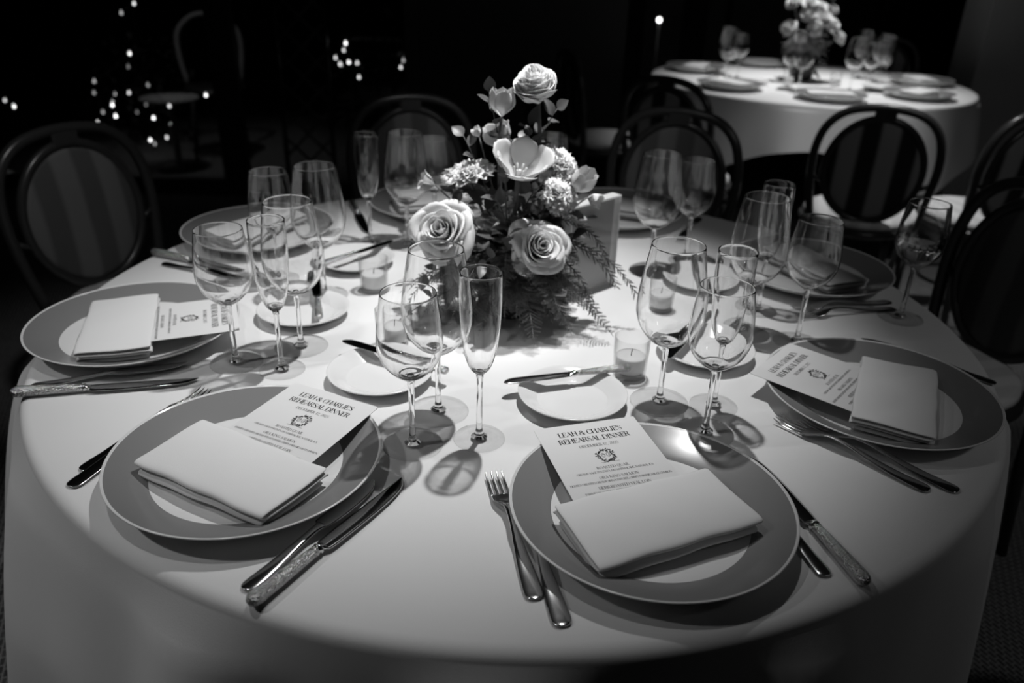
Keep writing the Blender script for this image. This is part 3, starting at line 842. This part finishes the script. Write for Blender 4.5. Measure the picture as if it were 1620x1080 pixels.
def carnation_bloom(R, seed, n=70, flat=.55):
    r_ = random.Random(seed); b = MB()
    for i in range(n):
        t = (i + .5) / n
        el = radians(88) * (1 - t ** .6); ang = i * 2.39996
        L = R * r_.uniform(.82, 1.06) * (.62 + .38 * t); wd = R * r_.uniform(.26, .40); ph = r_.uniform(0, 6)
        d = Vector((cos(ang) * cos(el), sin(ang) * cos(el), sin(el)))
        s = Vector((-sin(ang), cos(ang), 0)); nn = d.cross(s)
        tw = r_.uniform(-.8, .8); s2 = s * cos(tw) + nn * sin(tw); n2 = d.cross(s2)
        def fn(u, v_, d=d, s2=s2, n2=n2, L=L, wd=wd, ph=ph):
            w = 2 * u - 1
            fr = (1.0 + .10 * (1 if int(u * 8 + .5) % 2 else -1)) if v_ > .9 else 1.0
            p = d * (L * v_ * fr * (1 - .15 * w * w)) + s2 * (wd * w * (.12 + .88 * v_ ** .8)) + n2 * (.16 * R * sin(w * 6 + ph) * v_ ** 2)
            p.z = p.z * flat + R * .15
            return tuple(p)
        b.grid(fn, 8, 4)
    return b

def stem_path(p0, p1, bow=(0, 0, 0), n=8):
    a, c = Vector(p0), Vector(p1); m = (a + c) / 2 + Vector(bow)
    return [a * (1 - t) ** 2 + m * 2 * t * (1 - t) + c * t * t for t in (k / n for k in range(n + 1))]

def leaf(b, base, d, nrm, L, W, fold=.25, bend=.25, mi=0):
    d = Vector(d).normalized(); nrm = Vector(nrm); nrm = (nrm - d * nrm.dot(d)).normalized(); s = d.cross(nrm); base = Vector(base)
    def fn(u, v_):
        w = 2 * u - 1; wd = W * (sin(pi * v_ ** .8) ** .9 if 0 < v_ < 1 else 0)
        return tuple(base + d * (L * v_) + s * (wd * w) + nrm * (fold * wd * abs(w) - bend * L * v_ * v_))
    b.grid(fn, 4, 7, mi)

FO = Vector((-0.012, 0.005, 0))               # arrangement base on the table
arr = empty('flower_arrangement', 'tall arrangement of white roses, tulips and carnations with dark ferns on the near table', 'flowers', (FO.x, FO.y, TZ))
def L_(p): return Vector(p) - Vector((FO.x, FO.y, TZ))
b = MB(); b.lathe(catmull([(.0, .0005), (.045, .0005), (.052, .006), (.058, .03), (.062, .06), (.060, .085), (.056, .085), (.050, .06), (.03, .02), (0, .02)], 3), 40)
b.build('vase', M_vase, arr)
HUB = L_((-.012, .0, TZ + .07))

def flower(kind, bloom, mat_, pos, axis, R, spin=0.0, stem_r=.0026, bow=(0, 0, 0), calyx=True):
    """a bloom on its stem: the stem is the part, the bloom and calyx its sub-parts"""
    p = L_(pos); ax = Vector(axis).normalized()
    st_ = MB(); base = p - ax * R * .05
    pts = stem_path(HUB + (p - HUB) * .02, base, tuple(Vector(bow) - ax * .03))
    st_.tube(pts, stem_r, 8)
    so = st_.build(kind, M_stem, arr)
    bloom.xform(Matrix.Translation(p) @ frame_to(ax, spin)).build('petals', mat_, so, solid=.0005)
    if calyx:
        c = MB()
        for k in range(5):
            M = Matrix.Translation(p) @ frame_to(ax, spin + k * 1.2566)
            leaf(c, M @ Vector((0, 0, -.004)), M.to_3x3() @ Vector((1, 0, .25)), M.to_3x3() @ Vector((0, 0, 1)), R * .75, R * .16, .2, -.3)
        c.sphere(p, R * .17, 8, 6)
        c.build('calyx', M_leaf, so)
    return so

flower('rose', rose_bloom(.0375, 5, 44, 1.0, 1.25, .03, .38), M_petal, (.024, .006, 1.117), (-.20, -.46, .86), .037, 1.0, .0032, (.03, 0, 0))
flower('rose', rose_bloom(.046, 11, 28, 1.08, 1.0, .17), M_petal, (-.118, -.062, .905), (-.18, -.80, .58), .050, .3)
flower('rose', rose_bloom(.045, 23, 30, 1.0, 1.0, .14), M_petal, (.028, -.068, .888), (.22, -.82, .50), .049, 2.0)
flower('rose', rose_bloom(.034, 31, 26, 1.0), M_petal, (-.030, -.010, .905), (-.05, -.2, .97), .034, 2.0)
flower('tulip', tulip_bloom(.0235, .047, .06, 3), M_tulip, (-.034, .0, 1.087), (.02, -.10, 1), .0235, .5, .0026, (-.02, 0, 0), False)
flower('tulip', tulip_bloom(.024, .046, .25, 7), M_tulip, (-.035, .03, 1.030), (-.25, -.1, .95), .024, 0, .0026, (-.02, 0, 0), False)
o = flower('tulip', tulip_bloom(.029, .066, .75, 9), M_tulip, (-.004, -.055, 1.000), (.12, -.42, .88), .029, .35, .0036, (0, -.02, 0), False)
c = MB(); M = Matrix.Translation(L_((-.004, -.055, 1.002))) @ frame_to((.12, -.42, .88))
c.tube([M @ Vector((0, 0, 0)), M @ Vector((0, 0, .018))], .0026, 8)
for k in range(6):
    a = k * 1.047; c.tube([M @ Vector((.004 * cos(a), .004 * sin(a), .002)), M @ Vector((.010 * cos(a), .010 * sin(a), .024))], [.0007, .0016], 6)
c.build('stamens', M_stamen, o)
flower('tulip', tulip_bloom(.021, .045, .10, 17), M_tulip, (.090, -.02, .974), (.45, -.30, .80), .021, .9, .0024, (.02, 0, 0), False)
flower('carnation', carnation_bloom(.047, 2), M_carn, (-.084, -.015, .990), (-.22, -.12, .96), .047, 0)
flower('carnation', carnation_bloom(.036, 8, 64, .6), M_carn, (.066, .005, 1.008), (.62, -.35, .62), .036, 0)
flower('carnation', carnation_bloom(.037, 14, 64, .7), M_carn, (.060, -.035, .968), (.40, -.62, .55), .037, 0)
flower('freesia', tulip_bloom(.011, .028, .35, 21), M_petal, (.112, -.01, .962), (.8, -.5, -.1), .011, .0, .0014, (.01, 0, 0), False)
flower('freesia', tulip_bloom(.012, .030, .5, 27), M_tulip, (-.142, .0, .972), (-.9, -.2, .3), .012, .6, .0014, (0, 0, 0), False)
flower('freesia', tulip_bloom(.008, .018, .2, 29), M_petal, (-.070, .01, 1.052), (-.4, -.2, .8), .008, .6, .0012, (0, 0, 0), False)

# foliage: fern plumes, leafy sprigs, drooping rosemary-like sprigs
def fern(p0, p1, bow, seed, spread=.026, pairs=26):
    r_ = random.Random(seed); b = MB(); pts = stem_path(L_(p0), L_(p1), bow, 22)
    b.tube(pts, [.0011 * (1 - .7 * k / 22) for k in range(23)], 5)
    for k in range(pairs):
        t = .12 + .86 * k / pairs; i = int(t * 22); p = pts[i].lerp(pts[min(22, i + 1)], t * 22 - i)
        d = (pts[min(22, i + 1)] - pts[max(0, i - 1)]).normalized(); up = Vector((0, 0, 1)); s = d.cross(up)
        s = s.normalized() if s.length > .05 else Vector((1, 0, 0))
        for sg in (-1, 1):
            L = spread * (sin(pi * min(1, t * .9 + .12)) ** .7) * r_.uniform(.8, 1.15)
            dd = (s * sg + d * .55 + Vector((0, 0, r_.uniform(-.35, .35)))).normalized()
            q = p + dd * L
            n_ = dd.cross(d).normalized()
            wv = .0006
            b.add([p - n_ * wv, p + n_ * wv, q], [(0, 1, 2)])
            for m in range(14):
                tt = (m + 1) / 15; c0 = p.lerp(q, tt); l2 = L * .30 * (1 - .5 * tt)
                for s3 in (-1, 1):
                    e = (dd * .7 + d * s3 * .8 + n_ * r_.uniform(-.5, .5)).normalized()
                    pw = e.cross(dd).normalized() * .0006
                    b.add([c0 - pw, c0 + pw, c0 + e * l2], [(0, 1, 2)])
    b.build('fern_frond', M_fern, arr)
def A(p): return (p[0], p[1], p[2])
ferns = [((-.02, -.02, .82), (-.13, -.13, .79)), ((-.01, -.03, .83), (-.06, -.17, .775)), ((.0, -.03, .83), (.03, -.18, .77)), ((.01, -.03, .83), (.09, -.15, .775)),
         ((-.02, -.02, .84), (-.20, -.06, .80)), ((.01, -.02, .84), (.13, -.10, .80)), ((-.01, -.04, .86), (.045, -.13, .835)), ((-.03, -.04, .85), (-.09, -.13, .84)),
         ((-.02, -.04, .87), (-.02, -.14, .85)), ((.0, -.03, .87), (.10, -.09, .87)), ((.03, -.02, .92), (.10, -.06, .93)), ((-.03, .0, .93), (-.12, .02, .95)),
         ((-.02, -.04, .85), (-.16, -.10, .765)), ((.02, -.05, .84), (.16, -.13, .765)), ((0, -.06, .84), (.0, -.15, .80)), ((-.05, -.05, .85), (-.13, -.12, .82)),
         ((.02, -.06, .86), (.07, -.14, .80)), ((-.03, -.05, .83), (-.10, -.15, .80)), ((.0, .03, .86), (.06, .14, .82)), ((-.03, .03, .86), (-.12, .12, .82))]
for i, (a, c) in enumerate(ferns):
    fern(a, c, (0, 0, .05), 40 + i, .030)

def sprig(p0, p1, bow, seed, n=7, L=.026, W=.0085, name='leaf_sprig'):
    r_ = random.Random(seed); b = MB(); pts = stem_path(L_(p0), L_(p1), bow, 14)
    b.tube(pts, [.0014 * (1 - .5 * k / 14) for k in range(15)], 6)
    for k in range(n):
        t = .2 + .8 * k / max(1, n - 1); i = min(13, int(t * 14)); p = pts[i].lerp(pts[i + 1], min(1, t * 14 - i))
        d = (pts[i + 1] - pts[i]).normalized(); a = k * 2.4 + seed
        s = d.orthogonal().normalized(); s = s * cos(a) + d.cross(s) * sin(a)
        dd = (s + d * (.7 if k < n - 1 else 3)).normalized()
        leaf(b, p, dd, (Vector((0, -.4, 1)) + s * .3), L * r_.uniform(.75, 1.2), W * r_.uniform(.8, 1.2), .2, r_.uniform(-.1, .35))
    b.build(name, M_leaf, arr)
sprigs = [((-.02, .0, .95), (-.055, .005, 1.125), 8), ((.01, .0, .98), (.012, .0, 1.075), 7), ((.0, .0, .98), (.055, .01, 1.10), 8), ((-.02, -.03, .9), (-.025, -.10, 1.015), 6),
          ((-.03, -.02, .9), (-.095, .0, 1.055), 7), ((-.01, -.05, .88), (-.035, -.09, .975), 6), ((.0, -.02, .92), (.03, -.04, .985), 6), ((.03, -.02, .92), (.08, .0, .985), 6),
          ((-.03, -.04, .86), (-.17, -.11, .845), 7), ((-.02, -.05, .86), (-.055, -.135, .885), 6), ((-.04, -.02, .88), (-.16, .0, .90), 7), ((-.03, .0, .93), (-.11, -.01, .965), 6),
          ((.02, -.02, .9), (.05, -.05, .955), 6), ((-.02, -.04, .88), (-.015, -.115, .925), 5), ((.02, .02, .9), (.12, .08, .90), 7), ((-.02, .03, .9), (-.10, .10, .92), 7),
          ((-.01, .02, .95), (.0, .05, 1.04), 7), ((-.03, -.05, .84), (-.20, -.13, .775), 7), ((.02, -.03, .9), (.085, -.045, .945), 6), ((.0, .03, .85), (.05, .15, .83), 7)]
for i, (a, c, n) in enumerate(sprigs):
    sprig(a, c, (0, 0, .02), i * 3 + 1, n, .030 if i % 3 else .024, .0095)

def rosemary(p0, p1, bow, seed, n=60, L=.016):
    r_ = random.Random(seed); b = MB(); pts = stem_path(L_(p0), L_(p1), bow, 20)
    b.tube(pts, [.0013 * (1 - .6 * k / 20) for k in range(21)], 6)
    for k in range(n):
        t = .08 + .92 * k / (n - 1); i = min(19, int(t * 20)); p = pts[i].lerp(pts[i + 1], min(1, t * 20 - i)); d = (pts[i + 1] - pts[i]).normalized()
        a = k * 2.4; s = d.orthogonal().normalized(); s = s * cos(a) + d.cross(s) * sin(a)
        leaf(b, p, s * .75 + d, s.cross(d), L * r_.uniform(.6, 1.15), .0012, .1, .15)
    b.build('rosemary_sprig', M_leaf, arr)
rosemary((.04, -.02, .90), (.20, -.06, .815), (.03, 0, .035), 5)
rosemary((.04, -.03, .90), (.165, -.07, .83), (.03, 0, .03), 6, 50)
rosemary((.05, -.02, .93), (.15, -.03, .86), (.03, 0, .03), 7, 44)
rosemary((.03, -.03, .88), (.125, -.10, .80), (.03, 0, .03), 8, 44)
rosemary((-.03, -.03, .86), (-.19, -.08, .79), (-.03, 0, .03), 9, 40)
rf = random.Random(12)
for i in range(46):
    a = radians(rf.uniform(175, 375)); rr = rf.uniform(.09, .165); z = .765 + .14 * rf.random() ** 1.3 * (1.25 - rr / .165 * .6)
    q = (-.02 + rr * cos(a) * .85, -.015 + rr * sin(a) * .8, z)
    fern((q[0] * .2 - .008, q[1] * .2, .84 + .05 * rf.random()), q, (0, 0, .035), 90 + i, .036, 28)
for i, (x, y, z) in enumerate(((-.07, -.09, .81), (.02, -.115, .80), (.06, -.10, .83), (-.11, -.04, .86), (.09, -.03, .90), (-.03, -.10, .86), (-.01, -.06, .93), (.04, -.04, .95), (-.06, -.03, .95), (-.05, -.06, .90), (.0, -.03, .97), (-.09, -.06, .83))):
    sprig((x * .1, y * .1, .83 + .04 * (i % 2)), (x, y, z), (0, 0, .02), i * 5 + 2, 8, .034, .012)

# ------------------------------------------------------------------ bentwood chairs; local +y faces the table
def make_chair(panel):
    t = empty('bentwood_chair', 'x', 'chair')
    b = MB(); b.lathe([(0, .425), (.17, .425), (.195, .43), (.208, .44), (.208, .452), (.200, .458), (0, .458)], 40); b.build('seat_frame', M_wood, t)
    b = MB(); b.lathe([(0, .4585), (.185, .4585), (.194, .468), (.192, .482), (.175, .492), (.09, .497), (0, .498)], 40); b.build('seat_cushion', M_cushion, t)
    for sx in (-1, 1):
        b = MB(); b.tube([(sx * .125, .135, .43), (sx * .15, .165, .25), (sx * .175, .195, .0)], [.016, .014, .011], 10); b.build('leg', M_wood, t)
        b = MB(); b.tube([(sx * .165, -.165, .46), (sx * .165, -.185, .25), (sx * .17, -.225, .0)], [.016, .015, .012], 10); b.build('leg', M_wood, t)
    b = MB(); b.tube([(.135 * cos(a), .135 * sin(a) - .005, .22) for a in [2 * pi * k / 32 for k in range(32)]], .008, 8, closed=True); b.build('leg_ring', M_wood, t)
    def lean(x, z): return (x, -.165 - .13 * max(0, z - .45), z)
    # outer hoop rises from the rear legs, swells and arches over
    pts = [(-.165, .455), (-.178, .52), (-.192, .60), (-.200, .68), (-.196, .75), (-.178, .81), (-.14, .855), (-.085, .880), (0, .889)]
    pts = pts + [(-x, z) for x, z in pts[-2::-1]]
    pp = [q for q in catmull([(x, z) for x, z in pts], 4)]
    b = MB(); b.tube([lean(*q) for q in pp], .0145, 10); b.build('back_hoop', M_wood, t)
    e = []
    for k in range(48):
        a = 2 * pi * k / 48; e.append(lean(.158 * cos(a) * (1 - .08 * sin(a) * 0), .672 + .182 * sin(a)))
    b = MB(); b.tube(e, .012, 10, closed=True); b.build('back_ring', M_wood, t)
    b = MB(); sl = Vector((0, -.13, 1)).normalized(); nr = Vector((0, 1, .13)).normalized()
    vs = []; fs = []; n = 40
    c0 = Vector(lean(0, .672))
    for side in (1, -1):
        base = len(vs)
        vs.append(c0 + nr * .016 * side)
        for j, q in enumerate((.35, .7, .92, 1.0)):
            for k in range(n):
                a = 2 * pi * k / n
                vs.append(c0 + Vector((.149 * q * cos(a), 0, 0)) + sl * (.173 * q * sin(a)) + nr * side * (.016 * (1 - q ** 3) + .003))
        for k in range(n): fs.append((base, base + 1 + k, base + 1 + (k + 1) % n)[::side])
        for j in range(3):
            for k in range(n):
                a0 = base + 1 + j * n + k; a1 = base + 1 + j * n + (k + 1) % n
                fs.append((a0, a0 + n, a1 + n, a1)[::side])
    for k in range(n):
        a0 = 1 + 3 * n + k; a1 = 1 + 3 * n + (k + 1) % n; o0 = 1 + 4 * n
        fs.append((a0, a0 + o0, a1 + o0, a1))
    b.add(vs, fs); b.build('back_panel', panel, t)
    b = MB(); b.box(-.034, .034, -.012, .012, -.02, .022, Matrix.Translation(lean(0, .868)) @ Matrix.Rotation(.13, 4, 'X')); b.build('top_block', M_wood, t, smooth=False, bev=.004)
    for sx in (-1, 1):
        b = MB(); b.tube([lean(sx * .150, .62), lean(sx * .196, .645)], .008, 8); b.build('side_spacer', M_wood, t)
    return t
chairP = Proto(lambda: make_chair(M_panel))
chairQ = Proto(lambda: make_chair(M_panel_back))
def chair(P, back, face, label, group=None):
    """back = where the middle of the backrest stands, face = the point the chair looks at"""
    d = (Vector(face) - Vector(back)).normalized()
    c = Vector(back) + d * .195
    return P.place((c.x, c.y, 0), atan2(d.y, d.x) - pi / 2, label, group)
NC, FC = 'chairs at the near table', 'chairs at the far table'
chair(chairP, (-1.135, .70), (-.05, .05), 'dark bentwood chair with oval striped back at the left edge, before the dark window', NC)
chair(chairP, (-.35, 1.30), (-.05, .1), 'dark bentwood chair with oval back behind the flowers, left of them', NC)
chair(chairP, (.485, 1.20), (.1, .1), 'dark bentwood chair with oval back behind the wide glasses, right of the flowers', NC)
chair(chairP, (1.155, .42), (.1, .05), 'dark bentwood chair cut by the right frame edge, behind the glass with liquid', NC)
chair(chairP, (1.27, -.60), (.2, -.1), 'dark bentwood chair at lower right, mostly outside the frame', NC)
chair(chairP, (-.85, -.95), (-.2, -.25), 'bentwood chair at lower left, only its white seat corner in view', NC)
chair(chairQ, (1.215, 1.43), (1.60, 2.6), 'bentwood chair seen from behind with wide light stripes and white seat, before the far table', FC)
chair(chairQ, (.58, 1.93), (1.3, 2.8), 'dark bentwood chair at the left of the far table', FC)
chair(chairQ, (1.76, 1.45), (1.5, 2.7), 'bentwood chair cut by the right frame edge at the far table', FC)
chair(chairQ, (2.25, 3.94), (1.5, 3.0), 'dark bentwood chair on the far side of the far table', FC)
chair(chairQ, (.24, 2.70), (1.4, 3.0), 'dim bentwood chair left of the far table, half lost in the dark', FC)

# ------------------------------------------------------------------ things on the far table
def FP(a, r): return (FT.x + r * cos(radians(a)), FT.y + r * sin(radians(a)))
FW = {215: 'front left', 262: 'front middle', 310: 'front right', 0: 'right', 155: 'left', 100: 'rear'}
for a, w in FW.items():
    x, y = FP(a, .585)
    charger.place((x, y, TZ), 0, 'grey-rimmed plate at the %s of the far table' % w, 'plates on the far table')
    napkin.place((x, y, ZP), radians(a + 90), 'folded white napkin on the %s plate of the far table' % w, 'napkins on the far table')
    if a in (310, 215):
        x, y = FP({215: 206, 310: 320}[a], .36); bread.place((x, y, TZ), 0, 'small bread plate at the %s of the far table' % w, 'bread plates on the far table')
FG = [(R_, 188, .44, 'leftmost wide'), (W_, 176, .36, 'left medium'), (R_, 165, .42, 'rear left wide'), (W_, 236, .33, 'medium front left'), (R_, 246, .36, 'wide front left'),
      (R_, 292, .31, 'wide front right'), (W_, 306, .34, 'medium front right'), (F_, 337, .36, 'tall narrow right'), (R_, 352, .35, 'wide right'), (W_, 7, .37, 'rightmost medium'), (R_, 26, .36, 'rear right wide')]
for k, a, r, w in FG:
    x, y = FP(a, r); glassP[k].place((x, y, TZ + .0002), a, '%s glass on the far table' % w, 'glasses on the far table')
for a, r, w in ((228, .22, 'left of the flowers'), (300, .18, 'right of the flowers')):
    x, y = FP(a, r); votiveP.place((x, y, TZ + .0002), 0, 'glass votive candle on the far table, %s' % w, 'votives on the far table')
x, y = FP(266, .40)
lay(dknife, (x - .1, y), (x + .14, y - .01), TZ + .0004, 'silver knife glinting at the front of the far table')

fa = empty('flower_arrangement', 'low bunch of white roses on the far table', 'flowers', (FT.x - .03, FT.y + .02, TZ))
b = MB(); b.lathe(catmull([(0, .0005), (.045, .0005), (.06, .03), (.062, .08), (.056, .085), (.05, .06), (0, .02)], 3), 32); b.build('vase', M_vase, fa)
def far_rose(x, y, z, R, sd):
    s_ = MB(); s_.tube(stem_path((0, 0, .06), (x, y, z), (0, 0, .02)), .0026, 6); so = s_.build('rose', M_stem, fa)
    ax = Vector((x, y - .05, .12)).normalized()
    rose_bloom(R, sd, 16, 1.0).xform(Matrix.Translation((x, y, z)) @ frame_to(ax)).build('petals', M_petal, so, solid=.0005)
for i, q in enumerate(((-.10, -.02, .36, .038), (-.03, -.04, .355, .042), (.02, -.03, .335, .040), (-.035, -.06, .305, .040), (.035, -.06, .29, .044), (.085, -.05, .255, .044), (-.11, -.05, .245, .042), (.125, -.05, .205, .04), (.0, -.08, .245, .036), (-.06, -.08, .21, .03), (.10, .02, .33, .030))):
    far_rose(*q, 60 + i)
b = MB(); r_ = random.Random(77)
for k in range(90):
    a = r_.uniform(0, 2 * pi); rr = r_.uniform(.03, .13); z = r_.uniform(.07, .26) - rr * .3
    leaf(b, (rr * .6 * cos(a), rr * .6 * sin(a), z), (cos(a), sin(a), r_.uniform(-.4, .6)), (0, 0, 1), .06, .018)
b.tube(stem_path((.06, 0, .2), (.105, .02, .42)), .002, 5)
for k in range(12): leaf(b, (.075 + .003 * k, .01, .27 + .013 * k), (cos(k * 2.4), sin(k * 2.4), .6), (0, 0, 1), .022, .007)
b.build('foliage', M_fern, fa)

# ------------------------------------------------------------------ beyond the glazed doors: terrace with lit shrubs, chair, table and trellis
spot('added_terrace_spot', (-2.0, 3.55, 2.3), (-2.05, 3.95, 0.5), 10, 60, 1.0, 0.05)  # dim light added to make the terrace chair and table show
BULBS = [(-2.232, 3.615, 0.974, 1), (-2.271, 3.522, 0.929, 2), (-2.361, 3.727, 0.686, 0), (-2.303, 3.558, 0.634, 3), (-2.489, 3.497, 0.555, 2), (-2.624, 3.731, 0.449, 2), (-2.676, 4.093, 0.382, 2), (-2.542, 4.01, 0.407, 1), (-2.648, 3.986, 0.352, 2), (-2.463, 3.605, 0.401, 0), (-2.642, 3.826, 0.314, 2), (-2.475, 3.644, 0.329, 0), (-2.554, 3.571, 0.303, 1), (-2.5, 3.524, 0.292, 1), (-2.449, 3.6, 0.221, 2), (-2.45, 4.099, 0.444, 2), (-2.408, 4.03, 0.376, 3), (-2.446, 4.015, 0.334, 3), (-2.511, 4.01, 0.284, 3), (-2.109, 3.585, 0.411, 1), (-2.254, 3.667, 0.32, 0), (-2.246, 3.889, 0.243, 0), (-2.321, 3.962, 0.136, 1), (-2.473, 4.048, 0.096, 0), (-2.456, 4.066, 0.067, 2), (-1.791, 3.511, 0.81, 1), (-1.764, 3.874, 0.728, 2), (-2.007, 3.92, 0.422, 0), (-1.865, 3.804, 0.438, 1), (-1.685, 3.574, 0.489, 3), (-3.221, 3.782, 0.377, 1), (-3.007, 3.513, 0.393, 0), (-3.0, 3.3, 0.108, 1), (-1.192, 4.056, 0.657, 1), (-1.118, 3.833, 0.649, 1), (-1.039, 3.66, 0.79, 0), (-1.143, 4.086, 0.701, 1), (-1.066, 3.851, 0.659, 0), (-1.058, 4.068, 0.628, 1), (-1.156, 4.044, 0.617, 2), (-1.0, 3.806, 0.578, 1), (-0.714, 3.74, 0.694, 2), (-0.749, 3.869, 0.636, 1), (-0.671, 3.752, 0.661, 2), (-0.279, 3.563, 1.014, 2), (-0.458, 3.664, 0.849, 2)]
def bulb_words(x, z):
    if x < -2.9: return 'tiny fairy light at the far left, behind the left chair'
    if x < -2.1: return 'tiny fairy light in the dark shrub above the left chair'
    if x < -1.6: return 'tiny fairy light by the terrace chair'
    if x < -.9: return 'tiny fairy light in the cluster under the dark trellis ledge'
    return 'tiny faint fairy light left of the flowers'
for x, y, z, k in BULBS:
    b = MB(); b.sphere((0, 0, 0), .0075, 10, 6); b.tube([(0, 0, .006), (0, 0, .016)], .003, 6)
    o = b.build('fairy_light', M_bulb[k], loc=(x, y, z)); tag(o, bulb_words(x, z), 'fairy light', 'fairy lights beyond the glass: ' + bulb_words(x, z)[16:])
def cable(test, lab):
    pts = [Vector(q[:3]) for q in BULBS if test(q[0])]
    cur = min(pts, key=lambda p: p.z); path = [Vector((cur.x, cur.y, 0.004))]
    while pts:
        pts.remove(cur); path.append(cur + Vector((0, 0, .016)))
        if pts: cur = min(pts, key=lambda p: (p - path[-1]).length)
    fine = []
    for a, c in zip(path, path[1:]):
        for k in range(4): fine.append(a.lerp(c, k / 4) - Vector((0, 0, .03 * sin(pi * k / 4) * min(1, (c - a).length * 4))))
    b = MB(); b.tube(fine + [path[-1]], .0016, 5)
    tag(b.build('fairy_light_cable', M_trim), lab, 'cable')
cable(lambda x: x < -2.9, 'thin dark cable of the few fairy lights at the far left')
cable(lambda x: -2.9 <= x < -2.1, 'thin dark cable of the fairy lights above the left chair')
cable(lambda x: -2.1 <= x < -1.6, 'thin dark cable of the fairy lights by the terrace chair')
cable(lambda x: x >= -1.6, 'thin dark cable of the fairy lights left of the flowers')
def shrub(x, y, h_, w, n, seed, lab):
    r_ = random.Random(seed); t = empty('shrub', lab, 'shrub', (x, y, 0))
    b = MB()
    for k in range(9):
        a = r_.uniform(0, 6.28); b.tube(stem_path((0, 0, 0), (w * .8 * cos(a), w * .5 * sin(a), h_ * r_.uniform(.6, 1)), (0, 0, .1)), .006, 5)
    b.build('stems', M_trim, t)
    b = MB()
    for k in range(n):
        a = r_.uniform(0, 6.28); q = sqrt(r_.random()) * w; z = r_.uniform(.03, h_)
        leaf(b, (q * cos(a), q * .6 * sin(a) + .0, z), (r_.uniform(-1, 1), r_.uniform(-1, 1), r_.uniform(-.3, 1)), (0, -.3, 1), .05, .014)
    b.build('foliage', M_shrub, t)
shrub(-2.72, 4.5, .75, .42, 420, 3, 'dark shrub hung with fairy lights beyond the glass, above the left chair')
shrub(-.95, 4.25, .85, .30, 300, 8, 'dark shrub hung with fairy lights beyond the glass, left of the flowers')
M_light_chair = mat('pale_terrace_metal', 0.3, 0.5)
t = empty('terrace_chair', 'pale hoop-backed chair standing on the dark terrace beyond the glass', 'chair', (-2.03, 4.15, 0), radians(200))
b = MB(); b.lathe([(0, .42), (.19, .42), (.2, .43), (.19, .445), (0, .445)], 28); b.build('seat', M_trim, t)
b = MB(); b.tube([q for q in catmull([(-.17, -.17, .44), (-.2, -.21, .62), (-.19, -.24, .76), (-.1, -.26, .85), (0, -.262, .87), (.1, -.26, .85), (.19, -.24, .76), (.2, -.21, .62), (.17, -.17, .44)], 4)] , .017, 8); b.build('back_hoop', M_light_chair, t)
for sx in (-1, 1):
    for sy in (-1, 1):
        b = MB(); b.tube([(sx * .14, sy * .14, .43), (sx * .17, sy * .18, 0)], .012, 8); b.build('leg', M_trim, t)
t = empty('terrace_table', 'small pale round table on the dark terrace beyond the glass', 'table', (-2.16, 3.72, 0))
b = MB(); b.lathe([(0, .425), (.15, .425), (.17, .43), (.172, .44), (0, .44)], 32); b.build('tabletop', M_dimcloth, t)
b = MB(); b.lathe([(0, 0), (.13, 0), (.13, .012), (.02, .02), (.016, .42), (0, .42)], 20); b.build('pedestal', M_trim, t)
t = empty('trellis', 'dark wooden lattice trellis beyond the glass', 'trellis', (-1.24, 3.42, 0))
b = MB()
for k in range(9):
    for sg in (-1, 1):
        z0 = .02 + k * .16; b.tube([(-.13 * sg, .004 * sg, z0), (.13 * sg, .004 * sg, z0 + .26)], .008, 6)
b.build('lattice', M_curtain, t)
b = MB(); b.box(-.15, -.13, -.015, .015, 0, 1.75); b.box(.13, .15, -.015, .015, 0, 1.75); b.build('frame', M_trim, t, smooth=False)
t = empty('terrace_console', 'narrow dark console ledge beyond the glass, above a cluster of fairy lights', 'console', (-.93, 4.62, 0))
b = MB(); b.box(-.30, .30, -.10, .10, .72, .745); b.build('top', M_light_chair, t, smooth=False)
for sx in (-1, 1):
    b = MB(); b.box(sx * .27 - .015, sx * .27 + .015, -.08, .08, 0, .72); b.build('leg', M_trim, t, smooth=False)
t = empty('slim_lamp_post', 'slim dark post with one small glowing bulb at the left of the far table', 'lamp', (.753, 3.45, 0))
b = MB(); b.lathe([(0, 0), (.07, 0), (.07, .008), (.012, .02), (.007, .05), (.006, .975), (0, .975)], 16); b.build('post', M_curtain, t)
b = MB(); b.sphere((0, 0, .988), .013, 12, 8); b.build('bulb', M_bulb[0], t)

# light may bend through the stemware onto the table (refractive caustics of the real lamps)
for o in bpy.data.objects:
    if o.type != 'MESH': continue
    ms = [q.material for q in o.material_slots]
    if M_bowl in ms or M_glass in ms: o.cycles.is_caustics_caster = True
    elif any(q in ms for q in (M_cloth, M_porcelain, M_band, M_card, M_napkin)): o.cycles.is_caustics_receiver = True
